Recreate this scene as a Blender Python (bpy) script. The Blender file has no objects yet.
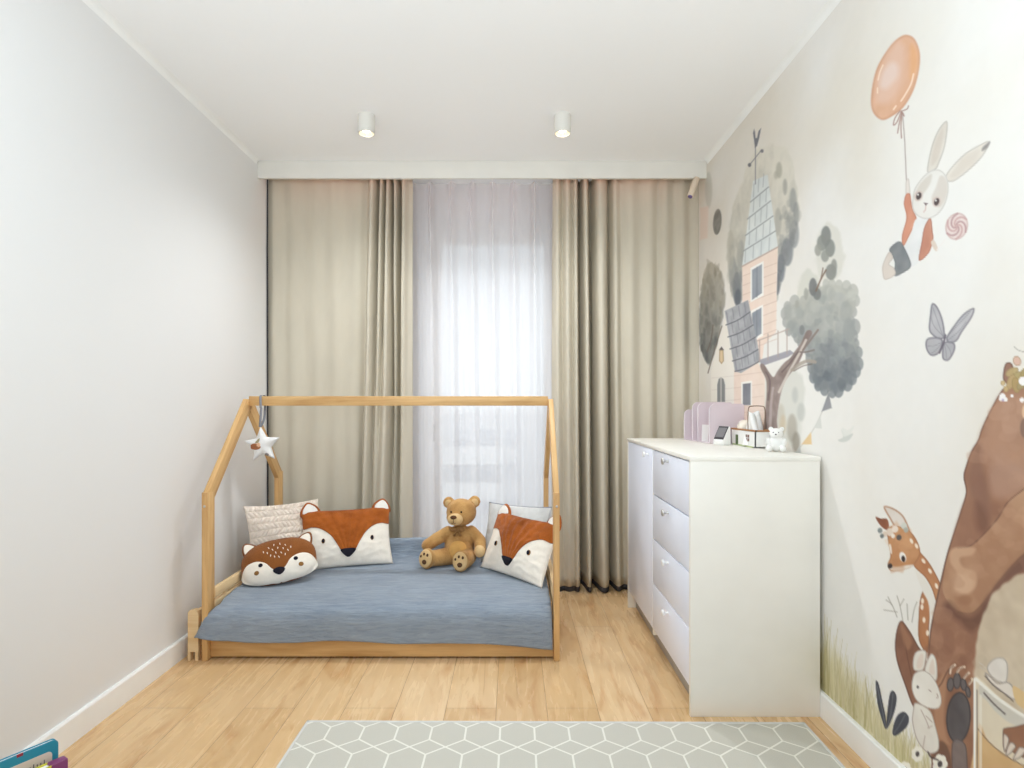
import bpy, bmesh, math, random
import numpy as np
from mathutils import Vector, Matrix, noise as mnoise

random.seed(7)
rng = np.random.default_rng(7)
SC = bpy.context.scene
COL = SC.collection
R = math.radians

# ------------------------------------------------------------------ camera (1024 x 768)
F = 582.0            # focal length in pixels
EYE = 1.165          # eye height
HX, HY = 512.0, 404.0
XL, XR, ZC = -1.52, 1.163, 2.617      # left wall, right wall, ceiling
YB = 3.92                              # window wall

def at(px, py, Y):
    """point of the place seen at photo pixel (px, py) at depth Y"""
    return Vector(((px - HX) * Y / F, Y, EYE - (py - HY) * Y / F))

cam_d = bpy.data.cameras.new('camera')
cam = bpy.data.objects.new('camera', cam_d)
COL.objects.link(cam)
cam.location = (0, 0, EYE)
cam.rotation_euler = (R(90), 0, 0)
cam_d.sensor_fit = 'HORIZONTAL'
cam_d.sensor_width = 36.0
cam_d.lens = F / 1024.0 * 36.0
cam_d.shift_y = (HY - 384.0) / 1024.0
cam_d.clip_start = 0.02
SC.camera = cam

# ------------------------------------------------------------------ materials
def lin1(c):
    c = c / 255.0
    return c / 12.92 if c <= 0.04045 else ((c + 0.055) / 1.055) ** 2.4
def lin(rgb):
    return (lin1(rgb[0]), lin1(rgb[1]), lin1(rgb[2]), 1.0)

class NT:
    def __init__(self, name):
        self.m = bpy.data.materials.new(name)
        self.m.use_nodes = True
        self.t = self.m.node_tree
        self.t.nodes.clear()
        self.out = self.t.nodes.new('ShaderNodeOutputMaterial')
    def n(self, kind, **kw):
        nd = self.t.nodes.new('ShaderNode' + kind)
        for k, v in kw.items():
            if k in nd.inputs:
                nd.inputs[k].default_value = v
            else:
                setattr(nd, k, v)
        return nd
    def l(self, a, b):
        self.t.links.new(a, b)
    def math(self, op, a, b=None, c=None):
        nd = self.t.nodes.new('ShaderNodeMath')
        nd.operation = op
        for i, v in enumerate((a, b, c)):
            if v is None:
                continue
            if isinstance(v, (int, float)):
                nd.inputs[i].default_value = v
            else:
                self.l(v, nd.inputs[i])
        return nd.outputs[0]
    def mix(self, fac, a, b, blend='MIX'):
        nd = self.t.nodes.new('ShaderNodeMix')
        nd.data_type = 'RGBA'
        nd.blend_type = blend
        for i, v in ((0, fac), (6, a), (7, b)):
            if hasattr(v, 'links') or hasattr(v, 'is_linked'):
                self.l(v, nd.inputs[i])
            else:
                nd.inputs[i].default_value = v
        return nd.outputs[2]
    def ramp(self, fac, stops):
        nd = self.t.nodes.new('ShaderNodeValToRGB')
        e = nd.color_ramp.elements
        while len(e) < len(stops):
            e.new(0.5)
        for k, (p, c) in enumerate(stops):
            e[k].position = p
            e[k].color = c if len(c) == 4 else (*c, 1)
        self.l(fac, nd.inputs[0])
        return nd.outputs[0]
    def coords(self, scale, kind='Object'):
        tc = self.n('TexCoord')
        mp = self.n('Mapping')
        mp.inputs['Scale'].default_value = scale
        self.l(tc.outputs[kind], mp.inputs['Vector'])
        return mp.outputs[0]
    def noise(self, vec, scale, detail=3.0, rough=0.55, dist=0.0):
        nd = self.n('TexNoise')
        nd.inputs['Scale'].default_value = scale
        nd.inputs['Detail'].default_value = detail
        nd.inputs['Roughness'].default_value = rough
        nd.inputs['Distortion'].default_value = dist
        if vec is not None:
            self.l(vec, nd.inputs['Vector'])
        return nd.outputs['Fac']
    def bump(self, h, strength=0.2, dist=0.01):
        nd = self.n('Bump')
        nd.inputs['Strength'].default_value = strength
        nd.inputs['Distance'].default_value = dist
        self.l(h, nd.inputs['Height'])
        return nd.outputs[0]

MATS = {}
def fabric(name, rgb, var=0.10, nscale=25, bscale=320, bump=0.25, rough=0.9, sheen=0.0, stretch=(1, 1, 1), spec=0.2):
    """plain coloured surface: mottled base colour, fine bump"""
    if name in MATS:
        return MATS[name]
    t = NT(name)
    vec = t.coords(stretch)
    a = lin(rgb)
    lo = tuple(max(0, c * (1 - var)) for c in a[:3]) + (1,)
    hi = tuple(min(1, c * (1 + var)) for c in a[:3]) + (1,)
    col = t.ramp(t.noise(vec, nscale, 4), [(0.3, lo), (0.7, hi)])
    b = t.n('BsdfPrincipled')
    t.l(col, b.inputs['Base Color'])
    b.inputs['Roughness'].default_value = rough
    b.inputs['Specular IOR Level'].default_value = spec
    if sheen:
        b.inputs['Sheen Weight'].default_value = sheen
    if bump:
        t.l(t.bump(t.noise(vec, bscale, 2), bump, 0.004), b.inputs['Normal'])
    t.l(b.outputs[0], t.out.inputs[0])
    MATS[name] = t.m
    return t.m

def plain(name, rgb, rough=0.5, metal=0.0, spec=0.4, var=0.02):
    if name in MATS:
        return MATS[name]
    t = NT(name)
    vec = t.coords((1, 1, 1))
    a = lin(rgb)
    lo = tuple(c * (1 - var) for c in a[:3]) + (1,)
    hi = tuple(min(1, c * (1 + var)) for c in a[:3]) + (1,)
    col = t.ramp(t.noise(vec, 6, 2), [(0.3, lo), (0.7, hi)])
    b = t.n('BsdfPrincipled')
    t.l(col, b.inputs['Base Color'])
    b.inputs['Roughness'].default_value = rough
    b.inputs['Metallic'].default_value = metal
    b.inputs['Specular IOR Level'].default_value = spec
    t.l(b.outputs[0], t.out.inputs[0])
    MATS[name] = t.m
    return t.m

def wood(name, rgb, dark, rough=0.5):
    t = NT(name)
    v1 = t.coords((1.2, 26, 26))
    v2 = t.coords((0.8, 7, 7))
    n1 = t.noise(v1, 3.0, 6, 0.6, 0.4)
    n2 = t.noise(v2, 2.2, 3, 0.5, 1.2)
    c1 = t.ramp(n1, [(0.32, lin(dark)), (0.62, lin(rgb))])
    hi = tuple(min(255, c * 1.06) for c in rgb)
    c2 = t.ramp(n2, [(0.35, lin(dark)), (0.55, lin(rgb)), (0.75, lin(hi))])
    col = t.mix(0.55, c1, c2)
    b = t.n('BsdfPrincipled')
    t.l(col, b.inputs['Base Color'])
    b.inputs['Roughness'].default_value = rough
    t.l(t.bump(n1, 0.08, 0.002), b.inputs['Normal'])
    t.l(b.outputs[0], t.out.inputs[0])
    return t.m

def emit(name, rgb, strength):
    t = NT(name)
    e = t.n('Emission')
    e.inputs[0].default_value = lin(rgb)
    e.inputs[1].default_value = strength
    t.l(e.outputs[0], t.out.inputs[0])
    return t.m

def paint_wall(name, rgb, bump=0.05):
    t = NT(name)
    vec = t.coords((1, 1, 1))
    a = lin(rgb)
    col = t.ramp(t.noise(vec, 1.1, 3), [(0.3, tuple(c * 0.985 for c in a[:3]) + (1,)), (0.7, a)])
    b = t.n('BsdfPrincipled')
    t.l(col, b.inputs['Base Color'])
    b.inputs['Roughness'].default_value = 0.75
    b.inputs['Specular IOR Level'].default_value = 0.25
    t.l(t.bump(t.noise(vec, 180, 3), bump, 0.002), b.inputs['Normal'])
    t.l(b.outputs[0], t.out.inputs[0])
    return t.m

def floor_mat():
    t = NT('oak_laminate')
    tc = t.n('TexCoord')
    sp = t.n('SeparateXYZ')
    t.l(tc.outputs['Object'], sp.inputs[0])
    cb = t.n('CombineXYZ')
    t.l(t.math('ADD', sp.outputs[1], 0.35), cb.inputs[0])
    t.l(t.math('ADD', sp.outputs[0], 0.06), cb.inputs[1])
    br = t.n('TexBrick')
    br.offset = 0.37
    br.offset_frequency = 2
    br.inputs['Scale'].default_value = 1.0
    br.inputs['Brick Width'].default_value = 1.29
    br.inputs['Row Height'].default_value = 0.193
    br.inputs['Mortar Size'].default_value = 0.0016
    br.inputs['Mortar Smooth'].default_value = 0.3
    br.inputs['Color1'].default_value = (0.0, 0.0, 0.0, 1)
    br.inputs['Color2'].default_value = (1, 1, 1, 1)
    br.inputs['Mortar'].default_value = (0.5, 0.5, 0.5, 1)
    t.l(cb.outputs[0], br.inputs['Vector'])
    # grain coordinates shifted per plank
    wn = t.n('TexWhiteNoise', noise_dimensions='1D')
    t.l(t.math('FLOOR', t.math('DIVIDE', t.math('ADD', sp.outputs[0], 0.06), 0.193)), wn.inputs['W'])
    cb2 = t.n('CombineXYZ')
    t.l(t.math('MULTIPLY', sp.outputs[0], 1.0), cb2.inputs[0])
    t.l(t.math('ADD', t.math('MULTIPLY', sp.outputs[1], 0.10), t.math('MULTIPLY', wn.outputs[0], 7.0)), cb2.inputs[1])
    t.l(t.math('MULTIPLY', wn.outputs[0], 13.0), cb2.inputs[2])
    g1 = t.noise(cb2.outputs[0], 30, 4, 0.55, 0.6)
    cb3 = t.n('CombineXYZ')
    t.l(sp.outputs[0], cb3.inputs[0])
    t.l(t.math('ADD', t.math('MULTIPLY', sp.outputs[1], 0.22), t.math('MULTIPLY', wn.outputs[0], 5.0)), cb3.inputs[1])
    g2 = t.noise(cb3.outputs[0], 9, 4, 0.6, 1.4)
    g3 = t.noise(cb3.outputs[0], 10, 3, 0.5, 2.6)
    base = t.ramp(br.outputs['Color'], [(0.0, lin((204, 167, 119))), (0.5, lin((220, 185, 138))), (1.0, lin((234, 204, 163)))])
    grain = t.ramp(g1, [(0.30, lin((206, 167, 118))), (0.5, lin((222, 187, 140))), (0.72, lin((233, 203, 160)))])
    c = t.mix(0.42, base, grain)
    patch = t.ramp(g2, [(0.26, lin((206, 168, 124))), (0.46, lin((255, 255, 255))), (1.0, lin((255, 255, 255)))])
    c = t.mix(0.62, c, patch, 'MULTIPLY')
    cb4 = t.n('CombineXYZ')
    t.l(sp.outputs[0], cb4.inputs[0])
    t.l(t.math('ADD', t.math('MULTIPLY', sp.outputs[1], 0.06), t.math('MULTIPLY', wn.outputs[0], 9.0)), cb4.inputs[1])
    n4 = t.noise(cb4.outputs[0], 9, 1, 0.5, 0.25)
    band = t.ramp(n4, [(0.490, (0, 0, 0, 1)), (0.498, (1, 1, 1, 1)), (0.502, (1, 1, 1, 1)), (0.510, (0, 0, 0, 1))])
    where = t.ramp(t.noise(cb3.outputs[0], 5, 2, 0.5, 0.6), [(0.55, (0, 0, 0, 1)), (0.64, (1, 1, 1, 1))])
    crack = t.math('MULTIPLY', band, where)
    c = t.mix(t.math('MULTIPLY', crack, 0.5), c, lin((150, 104, 64)))
    c = t.mix(t.math('MULTIPLY', br.outputs['Fac'], 0.7), c, lin((140, 104, 70)))
    b = t.n('BsdfPrincipled')
    t.l(c, b.inputs['Base Color'])
    t.l(t.math('ADD', t.math('MULTIPLY', g1, 0.12), 0.21), b.inputs['Roughness'])
    b.inputs['Specular IOR Level'].default_value = 0.45
    t.l(t.bump(g1, 0.06, 0.002), b.inputs['Normal'])
    t.l(b.outputs[0], t.out.inputs[0])
    return t.m

def rug_mat():
    t = NT('rug_pattern')
    tc = t.n('TexCoord')
    sp = t.n('SeparateXYZ')
    t.l(tc.outputs['Object'], sp.inputs[0])
    P, Q, A, W = 0.1215, 0.161, 0.043, 0.0034
    # a row of lozenges with upright strokes between the rows
    u = t.math('DIVIDE', t.math('ADD', sp.outputs[0], 10 * P - 0.007), P)
    v = t.math('ADD', sp.outputs[1], 10 * Q + 0.155)
    tri = t.math('MULTIPLY', t.math('PINGPONG', u, 0.5), 2.0)             # 0 crossing, 1 tip
    band = t.math('PINGPONG', v, Q / 2)                                    # distance from band centre
    zz = t.math('ABSOLUTE', t.math('SUBTRACT', band, t.math('MULTIPLY', tri, A)))
    m1 = t.math('LESS_THAN', zz, W * 1.15)
    near = t.math('LESS_THAN', t.math('MULTIPLY', t.math('SUBTRACT', 1.0, tri), P / 2), W)
    out = t.math('GREATER_THAN', band, A)
    m = t.math('MAXIMUM', m1, t.math('MULTIPLY', near, out))
    weave = t.noise(tc.outputs['Object'], 420, 2)
    base = t.ramp(weave, [(0.3, lin((197, 195, 185))), (0.7, lin((209, 207, 197)))])
    c = t.mix(m, base, lin((238, 237, 228)))
    b = t.n('BsdfPrincipled')
    t.l(c, b.inputs['Base Color'])
    b.inputs['Roughness'].default_value = 0.9
    b.inputs['Specular IOR Level'].default_value = 0.2
    t.l(t.bump(t.math('ADD', weave, t.math('MULTIPLY', m, 0.8)), 0.3, 0.003), b.inputs['Normal'])
    t.l(b.outputs[0], t.out.inputs[0])
    return t.m

def sheer_mat():
    t = NT('sheer_voile')
    vec = t.coords((1, 1, 1))
    tr = t.n('BsdfTransparent')
    df = t.n('BsdfDiffuse')
    tl = t.n('BsdfTranslucent')
    df.inputs[0].default_value = lin((236, 231, 231))
    tl.inputs[0].default_value = lin((250, 250, 255))
    a = t.n('MixShader')
    a.inputs[0].default_value = 0.5
    t.l(df.outputs[0], a.inputs[1]); t.l(tl.outputs[0], a.inputs[2])
    lw = t.n('LayerWeight')
    lw.inputs[0].default_value = 0.35
    op = t.math('ADD', t.math('MULTIPLY', lw.outputs['Facing'], 0.30), t.math('ADD', 0.56, t.math('MULTIPLY', t.noise(vec, 900, 1), 0.10)))
    b = t.n('MixShader')
    t.l(op, b.inputs[0])
    t.l(tr.outputs[0], b.inputs[1]); t.l(a.outputs[0], b.inputs[2])
    t.l(b.outputs[0], t.out.inputs[0])
    return t.m

def glass_mat():
    t = NT('window_glass')
    tr = t.n('BsdfTransparent')
    tr.inputs[0].default_value = (0.96, 0.98, 0.98, 1)
    gl = t.n('BsdfGlossy')
    gl.inputs['Roughness'].default_value = 0.2
    b = t.n('MixShader')
    b.inputs[0].default_value = 0.03
    t.l(tr.outputs[0], b.inputs[1]); t.l(gl.outputs[0], b.inputs[2])
    t.l(b.outputs[0], t.out.inputs[0])
    return t.m

def muslin_mat():
    t = NT('blue_muslin')
    v1 = t.coords((2.6, 22, 22))
    n1 = t.noise(v1, 4.0, 5, 0.65, 0.9)
    v2 = t.coords((1, 1, 1))
    n2 = t.noise(v2, 5, 3)
    c = t.ramp(n2, [(0.3, lin((136, 148, 162))), (0.7, lin((152, 163, 176)))])
    c = t.mix(0.4, c, t.ramp(n1, [(0.3, lin((96, 108, 125))), (0.7, lin((166, 176, 188)))]))
    b = t.n('BsdfPrincipled')
    t.l(c, b.inputs['Base Color'])
    b.inputs['Roughness'].default_value = 0.9
    b.inputs['Sheen Weight'].default_value = 0.15
    b.inputs['Specular IOR Level'].default_value = 0.15
    t.l(t.bump(n1, 0.8, 0.008), b.inputs['Normal'])
    t.l(b.outputs[0], t.out.inputs[0])
    return t.m

def plush_mat(name, rgb, dark, sheen=0.15):
    t = NT(name)
    v = t.coords((1, 1, 1))
    n1 = t.noise(v, 260, 4, 0.7, 0.5)
    n2 = t.noise(v, 14, 3)
    c = t.mix(0.5, t.ramp(n1, [(0.3, lin(dark)), (0.7, lin(rgb))]), t.ramp(n2, [(0.3, lin(dark)), (0.6, lin(rgb))]))
    b = t.n('BsdfPrincipled')
    t.l(c, b.inputs['Base Color'])
    b.inputs['Roughness'].default_value = 0.95
    b.inputs['Sheen Weight'].default_value = sheen
    b.inputs['Specular IOR Level'].default_value = 0.1
    t.l(t.bump(n1, 0.6, 0.006), b.inputs['Normal'])
    t.l(b.outputs[0], t.out.inputs[0])
    return t.m

def mural_mat():
    t = NT('mural_watercolour')
    ca = t.n('VertexColor')
    ca.layer_name = 'paint'
    vec = t.coords((1, 1, 1))
    b = t.n('BsdfPrincipled')
    t.l(ca.outputs[0], b.inputs['Base Color'])
    b.inputs['Roughness'].default_value = 0.8
    b.inputs['Specular IOR Level'].default_value = 0.2
    t.l(t.bump(t.noise(vec, 300, 2), 0.08, 0.002), b.inputs['Normal'])
    t.l(b.outputs[0], t.out.inputs[0])
    return t.m

M = dict(
    wall=paint_wall('wall_paint', (232, 231, 230)),
    ceil=paint_wall('ceiling_paint', (250, 250, 250), 0.03),
    trim=plain('white_trim', (246, 246, 244), 0.45),
    pelmet=plain('pelmet_paint', (232, 229, 222), 0.6),
    floor=floor_mat(), rug=rug_mat(), rug_edge=fabric('rug_binding', (214, 213, 210), 0.04, 60, 500, 0.2),
    pine=wood('pine_wood', (218, 178, 122), (188, 140, 82)),
    birch=wood('light_birch', (232, 204, 160), (214, 178, 126)),
    curtain=fabric('beige_curtain', (203, 195, 178), 0.05, 8, 500, 0.12, stretch=(1, 1, 0.25)),
    lining=fabric('charcoal_lining', (70, 68, 70), 0.08, 30, 400, 0.1),
    sheer=sheer_mat(), glass=glass_mat(),
    muslin=muslin_mat(),
    mattress=fabric('grey_cotton_sheet', (138, 148, 160), 0.05, 30, 400, 0.15),
    cab=plain('cream_lacquer', (242, 239, 231), 0.35),
    cabfront=plain('pale_grey_lacquer', (234, 239, 253), 0.35),
    plinth=plain('grey_plinth', (170, 165, 158), 0.6),
    nickel=plain('brushed_nickel', (206, 204, 200), 0.3, 1.0),
    knobw=plain('white_enamel', (238, 238, 238), 0.3),
    rust=plush_mat('rust_velour', (184, 102, 42), (136, 68, 22)),
    brown=plush_mat('cinnamon_felt', (150, 92, 46), (124, 72, 34)),
    cream=fabric('cream_felt', (247, 239, 226), 0.03, 60, 420, 0.35),
    white_felt=fabric('white_felt', (238, 234, 228), 0.03, 60, 420, 0.35),
    navy=fabric('navy_felt', (30, 28, 40), 0.1, 60, 420, 0.3, spec=0.3),
    tan=fabric('tan_thread', (150, 108, 60), 0.1, 60, 420, 0.3),
    knit=fabric('ivory_knit', (238, 225, 212), 0.06, 40, 300, 0.5),
    grey_cush=fabric('pale_grey_cotton', (206, 206, 204), 0.05, 40, 300, 0.3),
    bear=plush_mat('honey_plush', (212, 168, 108), (156, 108, 58)),
    bear_pale=plush_mat('pale_honey_plush', (230, 198, 148), (206, 168, 112)),
    bear_dark=fabric('brown_suede', (96, 66, 46), 0.1, 60, 400, 0.3),
    lilac=plain('lilac_metal', (218, 204, 210), 0.5), lilac_edge=plain('pale_lilac_edge', (238, 230, 236), 0.4),
    white=plain('white_plastic', (238, 237, 234), 0.4),
    paper=plain('white_paper', (244, 243, 240), 0.8),
    dark_screen=plain('dark_screen', (70, 68, 74), 0.25),
    screen_rim=plain('charcoal_plastic', (62, 58, 62), 0.4),
    green=plain('green_paint', (92, 112, 72), 0.6),
    caddy_rim=wood('caddy_wood', (176, 128, 82), (146, 100, 60)),
    handle=plain('brown_leather', (150, 124, 106), 0.6),
    ceramic=plain('white_ceramic', (236, 234, 230), 0.25),
    wball=plain('cream_ball', (236, 226, 212), 0.6),
    ribbon=fabric('grey_ribbon', (148, 150, 158), 0.05, 60, 400, 0.2),
    star=fabric('white_star_cotton', (234, 234, 234), 0.03, 60, 400, 0.2),
    teal=plain('teal_card', (38, 140, 168), 0.35),
    page=plain('page_print', (226, 212, 200), 0.6),
    yellow=plain('yellow_card', (214, 208, 60), 0.4),
    purple=plain('purple_card', (128, 60, 110), 0.4),
    black_ink=plain('grey_ink', (110, 104, 110), 0.7),
    red=plain('red_ink', (150, 40, 60), 0.5),
    facade=plain('pale_render', (222, 222, 222), 0.8),
    facade_win=plain('grey_window_pane', (188, 191, 196), 0.3),
    bulb=emit('lamp_glow', (255, 244, 220), 9.0),
    lampbody=plain('lamp_white', (226, 223, 216), 0.5),
    reflector=plain('lamp_reflector', (196, 184, 160), 0.4),
    mural=mural_mat(),
)

# ------------------------------------------------------------------ object helpers
def empty(name, loc=(0, 0, 0), mat=None):
    o = bpy.data.objects.new(name, None)
    o.empty_display_size = 0.05
    COL.objects.link(o)
    if mat is not None:
        o.matrix_world = mat
    else:
        o.location = loc
    return o

def tag(o, label=None, cat=None, group=None, kind=None):
    if label: o['label'] = label
    if cat: o['category'] = cat
    if group: o['group'] = group
    if kind: o['kind'] = kind
    return o

def obj(name, bm, mat, parent=None, smooth=True, matrix=None, angle=None):
    me = bpy.data.meshes.new(name)
    bmesh.ops.recalc_face_normals(bm, faces=bm.faces[:])
    bm.to_mesh(me)
    bm.free()
    return link_mesh(name, me, mat, parent, smooth, matrix, angle)

def link_mesh(name, me, mat, parent=None, smooth=True, matrix=None, angle=40):
    for m in (mat if isinstance(mat, (list, tuple)) else [mat]):
        me.materials.append(m)
    if smooth:
        me.polygons.foreach_set('use_smooth', [True] * len(me.polygons))
        if angle is not None:
            me.set_sharp_from_angle(angle=R(angle))
    o = bpy.data.objects.new(name, me)
    COL.objects.link(o)
    if parent is not None:
        o.parent = parent
    if matrix is not None:
        o.matrix_local = matrix
    return o

def box(bm, x0, x1, y0, y1, z0, z1, bev=0.0, seg=2):
    vs = [bm.verts.new((x, y, z)) for x in (x0, x1) for y in (y0, y1) for z in (z0, z1)]
    q = [(0, 1, 3, 2), (4, 6, 7, 5), (0, 4, 5, 1), (2, 3, 7, 6), (0, 2, 6, 4), (1, 5, 7, 3)]
    fs = [bm.faces.new([vs[i] for i in f]) for f in q]
    if bev:
        es = list({e for f in fs for e in f.edges})
        bmesh.ops.bevel(bm, geom=es, offset=bev, segments=seg, affect='EDGES', profile=0.5)
    return bm

def boxo(name, b, mat, parent=None, bev=0.003, seg=2, matrix=None):
    bm = bmesh.new()
    box(bm, *b, bev=bev, seg=seg)
    return obj(name, bm, mat, parent, True, matrix, 40)

def plank(name, p0, p1, width_dir, w, th, mat, parent=None, bev=0.003):
    """board from p0 to p1 (centre line), w across width_dir, th through; grain along its length"""
    p0, p1 = Vector(p0), Vector(p1)
    ax = (p1 - p0).normalized()
    wd = Vector(width_dir)
    wd = (wd - ax * wd.dot(ax)).normalized()
    nd = ax.cross(wd)
    L = (p1 - p0).length
    m = Matrix.Identity(4)
    for i in range(3):
        m[i][0], m[i][1], m[i][2], m[i][3] = ax[i], wd[i], nd[i], p0[i]
    return boxo(name, (0, L, -w / 2, w / 2, -th / 2, th / 2), mat, parent, bev, 2, m)

def grid_bm(fn, nu, nv, bm=None, close_u=False):
    bm = bm or bmesh.new()
    g = []
    for j in range(nv + 1):
        row = []
        for i in range(nu if close_u else nu + 1):
            row.append(bm.verts.new(fn(i / nu, j / nv)))
        g.append(row)
    n = nu if close_u else nu
    for j in range(nv):
        for i in range(n):
            i2 = (i + 1) % nu if close_u else i + 1
            try:
                bm.faces.new((g[j][i], g[j][i2], g[j + 1][i2], g[j + 1][i]))
            except ValueError:
                pass
    return bm, g

def lathe(bm, prof, n=32, c=(0, 0, 0), cap=True):
    """prof: (radius, z) list"""
    rings = []
    for r, z in prof:
        rings.append([bm.verts.new((c[0] + r * math.cos(2 * math.pi * i / n), c[1] + r * math.sin(2 * math.pi * i / n), c[2] + z)) for i in range(n)])
    for a, b in zip(rings, rings[1:]):
        for i in range(n):
            bm.faces.new((a[i], a[(i + 1) % n], b[(i + 1) % n], b[i]))
    if cap:
        bm.faces.new(rings[0][::-1])
        bm.faces.new(rings[-1])
    return bm

def tube(bm, pts, r, n=10, cap=True):
    pts = [Vector(p) for p in pts]
    rs = r if isinstance(r, (list, tuple)) else [r] * len(pts)
    rings = []
    up = Vector((0.13, 0.27, 0.95)).normalized()
    for k, p in enumerate(pts):
        d = (pts[min(k + 1, len(pts) - 1)] - pts[max(k - 1, 0)]).normalized()
        a = d.cross(up)
        if a.length < 1e-3:
            a = d.cross(Vector((1, 0, 0)))
        a.normalize()
        b = d.cross(a).normalized()
        rings.append([bm.verts.new(p + (a * math.cos(2 * math.pi * i / n) + b * math.sin(2 * math.pi * i / n)) * rs[k]) for i in range(n)])
    for a, b in zip(rings, rings[1:]):
        for i in range(n):
            bm.faces.new((a[i], a[(i + 1) % n], b[(i + 1) % n], b[i]))
    if cap:
        bm.faces.new(rings[0][::-1]); bm.faces.new(rings[-1])
    return bm

def ell(bm, c, r, u=20, v=14, rot=None):
    m = Matrix.Translation(Vector(c)) @ (rot.to_4x4() if rot else Matrix.Identity(4)) @ Matrix.Diagonal((r[0], r[1], r[2], 1))
    bmesh.ops.create_uvsphere(bm, u_segments=u, v_segments=v, radius=1.0, matrix=m)
    return bm

def crom(pts, n, closed=False):
    """Catmull-Rom through pts, n samples per span"""
    P = [tuple(p) for p in pts]
    out = []
    N = len(P)
    spans = N if closed else N - 1
    for i in range(spans):
        if closed:
            p = [P[(i + k) % N] for k in (-1, 0, 1, 2)]
        else:
            p = [P[max(i - 1, 0)], P[i], P[i + 1], P[min(i + 2, N - 1)]]
        for s in range(n):
            t = s / n
            out.append(tuple(0.5 * (2 * b + (c - a) * t + (2 * a - 5 * b + 4 * c - d) * t * t + (-a + 3 * b - 3 * c + d) * t ** 3) for a, b, c, d in zip(*p)))
    if not closed:
        out.append(P[-1])
    return out

def patch(bm, poly, fn, centre=None, rings=9, off=0.003, smooth=True, n=6):
    """a felt piece: outline poly in surface coordinates (u, v), laid on fn(u, v, offset)"""
    pts = crom(poly, n, True) if smooth else [tuple(a) for a in poly]
    if not smooth:
        dense = []
        for i, a in enumerate(pts):
            b = pts[(i + 1) % len(pts)]
            for k in range(n):
                dense.append((a[0] + (b[0] - a[0]) * k / n, a[1] + (b[1] - a[1]) * k / n))
        pts = dense
    if centre is None:
        centre = (sum(p[0] for p in pts) / len(pts), sum(p[1] for p in pts) / len(pts))
    ts = [k / rings for k in range(1, rings)] + [0.985, 1.0, 1.0]
    offs = [off] * (rings) + [off * 0.6, -0.002]
    offs[-3:] = [off, off * 0.6, -0.002]
    c = bm.verts.new(fn(centre[0], centre[1], off))
    prev = None
    for t, o in zip(ts, offs):
        ring = [bm.verts.new(fn(centre[0] + (p[0] - centre[0]) * t, centre[1] + (p[1] - centre[1]) * t, o)) for p in pts]
        if prev is None:
            for i in range(len(ring)):
                bm.faces.new((c, ring[i], ring[(i + 1) % len(ring)]))
        else:
            for i in range(len(ring)):
                bm.faces.new((prev[i], ring[i], ring[(i + 1) % len(ring)], prev[(i + 1) % len(ring)]))
        prev = ring
    return bm
# ------------------------------------------------------------------ the room
YN = -0.9        # the room runs on behind the camera
def struct(name, b, mat, bev=0.0):
    return tag(boxo(name, b, mat, None, bev), kind='structure')

struct('floor', (XL - 0.12, XR + 0.12, YN, YB + 0.3, -0.06, 0.0), M['floor'])
struct('ceiling', (XL - 0.12, XR + 0.12, YN, YB + 0.3, ZC, ZC + 0.1), M['ceil'])
struct('wall_left', (XL - 0.12, XL, YN, YB + 0.3, 0.0, ZC), M['wall'])
struct('wall_right', (XR + 0.0015, XR + 0.12, YN, YB + 0.3, 0.0, ZC), M['wall'])
# window wall with its opening
WX0, WX1, WZ0, WZ1 = -0.60, 0.275, 0.02, 2.40
bm = bmesh.new()
box(bm, XL, WX0, YB, YB + 0.28, 0, ZC)
box(bm, WX1, XR, YB, YB + 0.28, 0, ZC)
box(bm, WX0, WX1, YB, YB + 0.28, WZ1, ZC)
box(bm, WX0, WX1, YB, YB + 0.28, -0.02, WZ0)
tag(obj('wall_back', bm, M['wall'], smooth=False), kind='structure')

def prism(name, prof, y0, y1, mat):
    """profile in (x, z) swept along the room"""
    bm = bmesh.new()
    a = [bm.verts.new((x, y0, z)) for x, z in prof]
    b = [bm.verts.new((x, y1, z)) for x, z in prof]
    bm.faces.new(a); bm.faces.new(b[::-1])
    for i in range(len(prof)):
        j = (i + 1) % len(prof)
        bm.faces.new((a[i], b[i], b[j], a[j]))
    return tag(obj(name, bm, mat, smooth=True, angle=30), kind='structure')
H = 0.092
for nm, w, s in (('baseboard_left', XL, 1), ('baseboard_right', XR, -1)):
    prism(nm, [(w, 0), (w + s * 0.015, 0), (w + s * 0.015, H - 0.006), (w + s * 0.011, H), (w, H)], YN, YB, M['trim'])
for nm, w, s in (('trim_1', XL, 1), ('trim_2', XR, -1)):
    c = 0.026
    pr = [(w, ZC), (w + s * c, ZC)] + [(w + s * (c - c * math.sin(R(a)) * 0.92), ZC - c + c * math.cos(R(a)) * 0.92) for a in (15, 30, 45, 60, 75)] + [(w, ZC - c)]
    prism(nm, pr, YN, 3.46, M['trim'])
struct('trim_3', (XL, XR, 3.477, 3.50, 2.515, ZC), M['pelmet'], 0.002)        # the curtain pelmet

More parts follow.
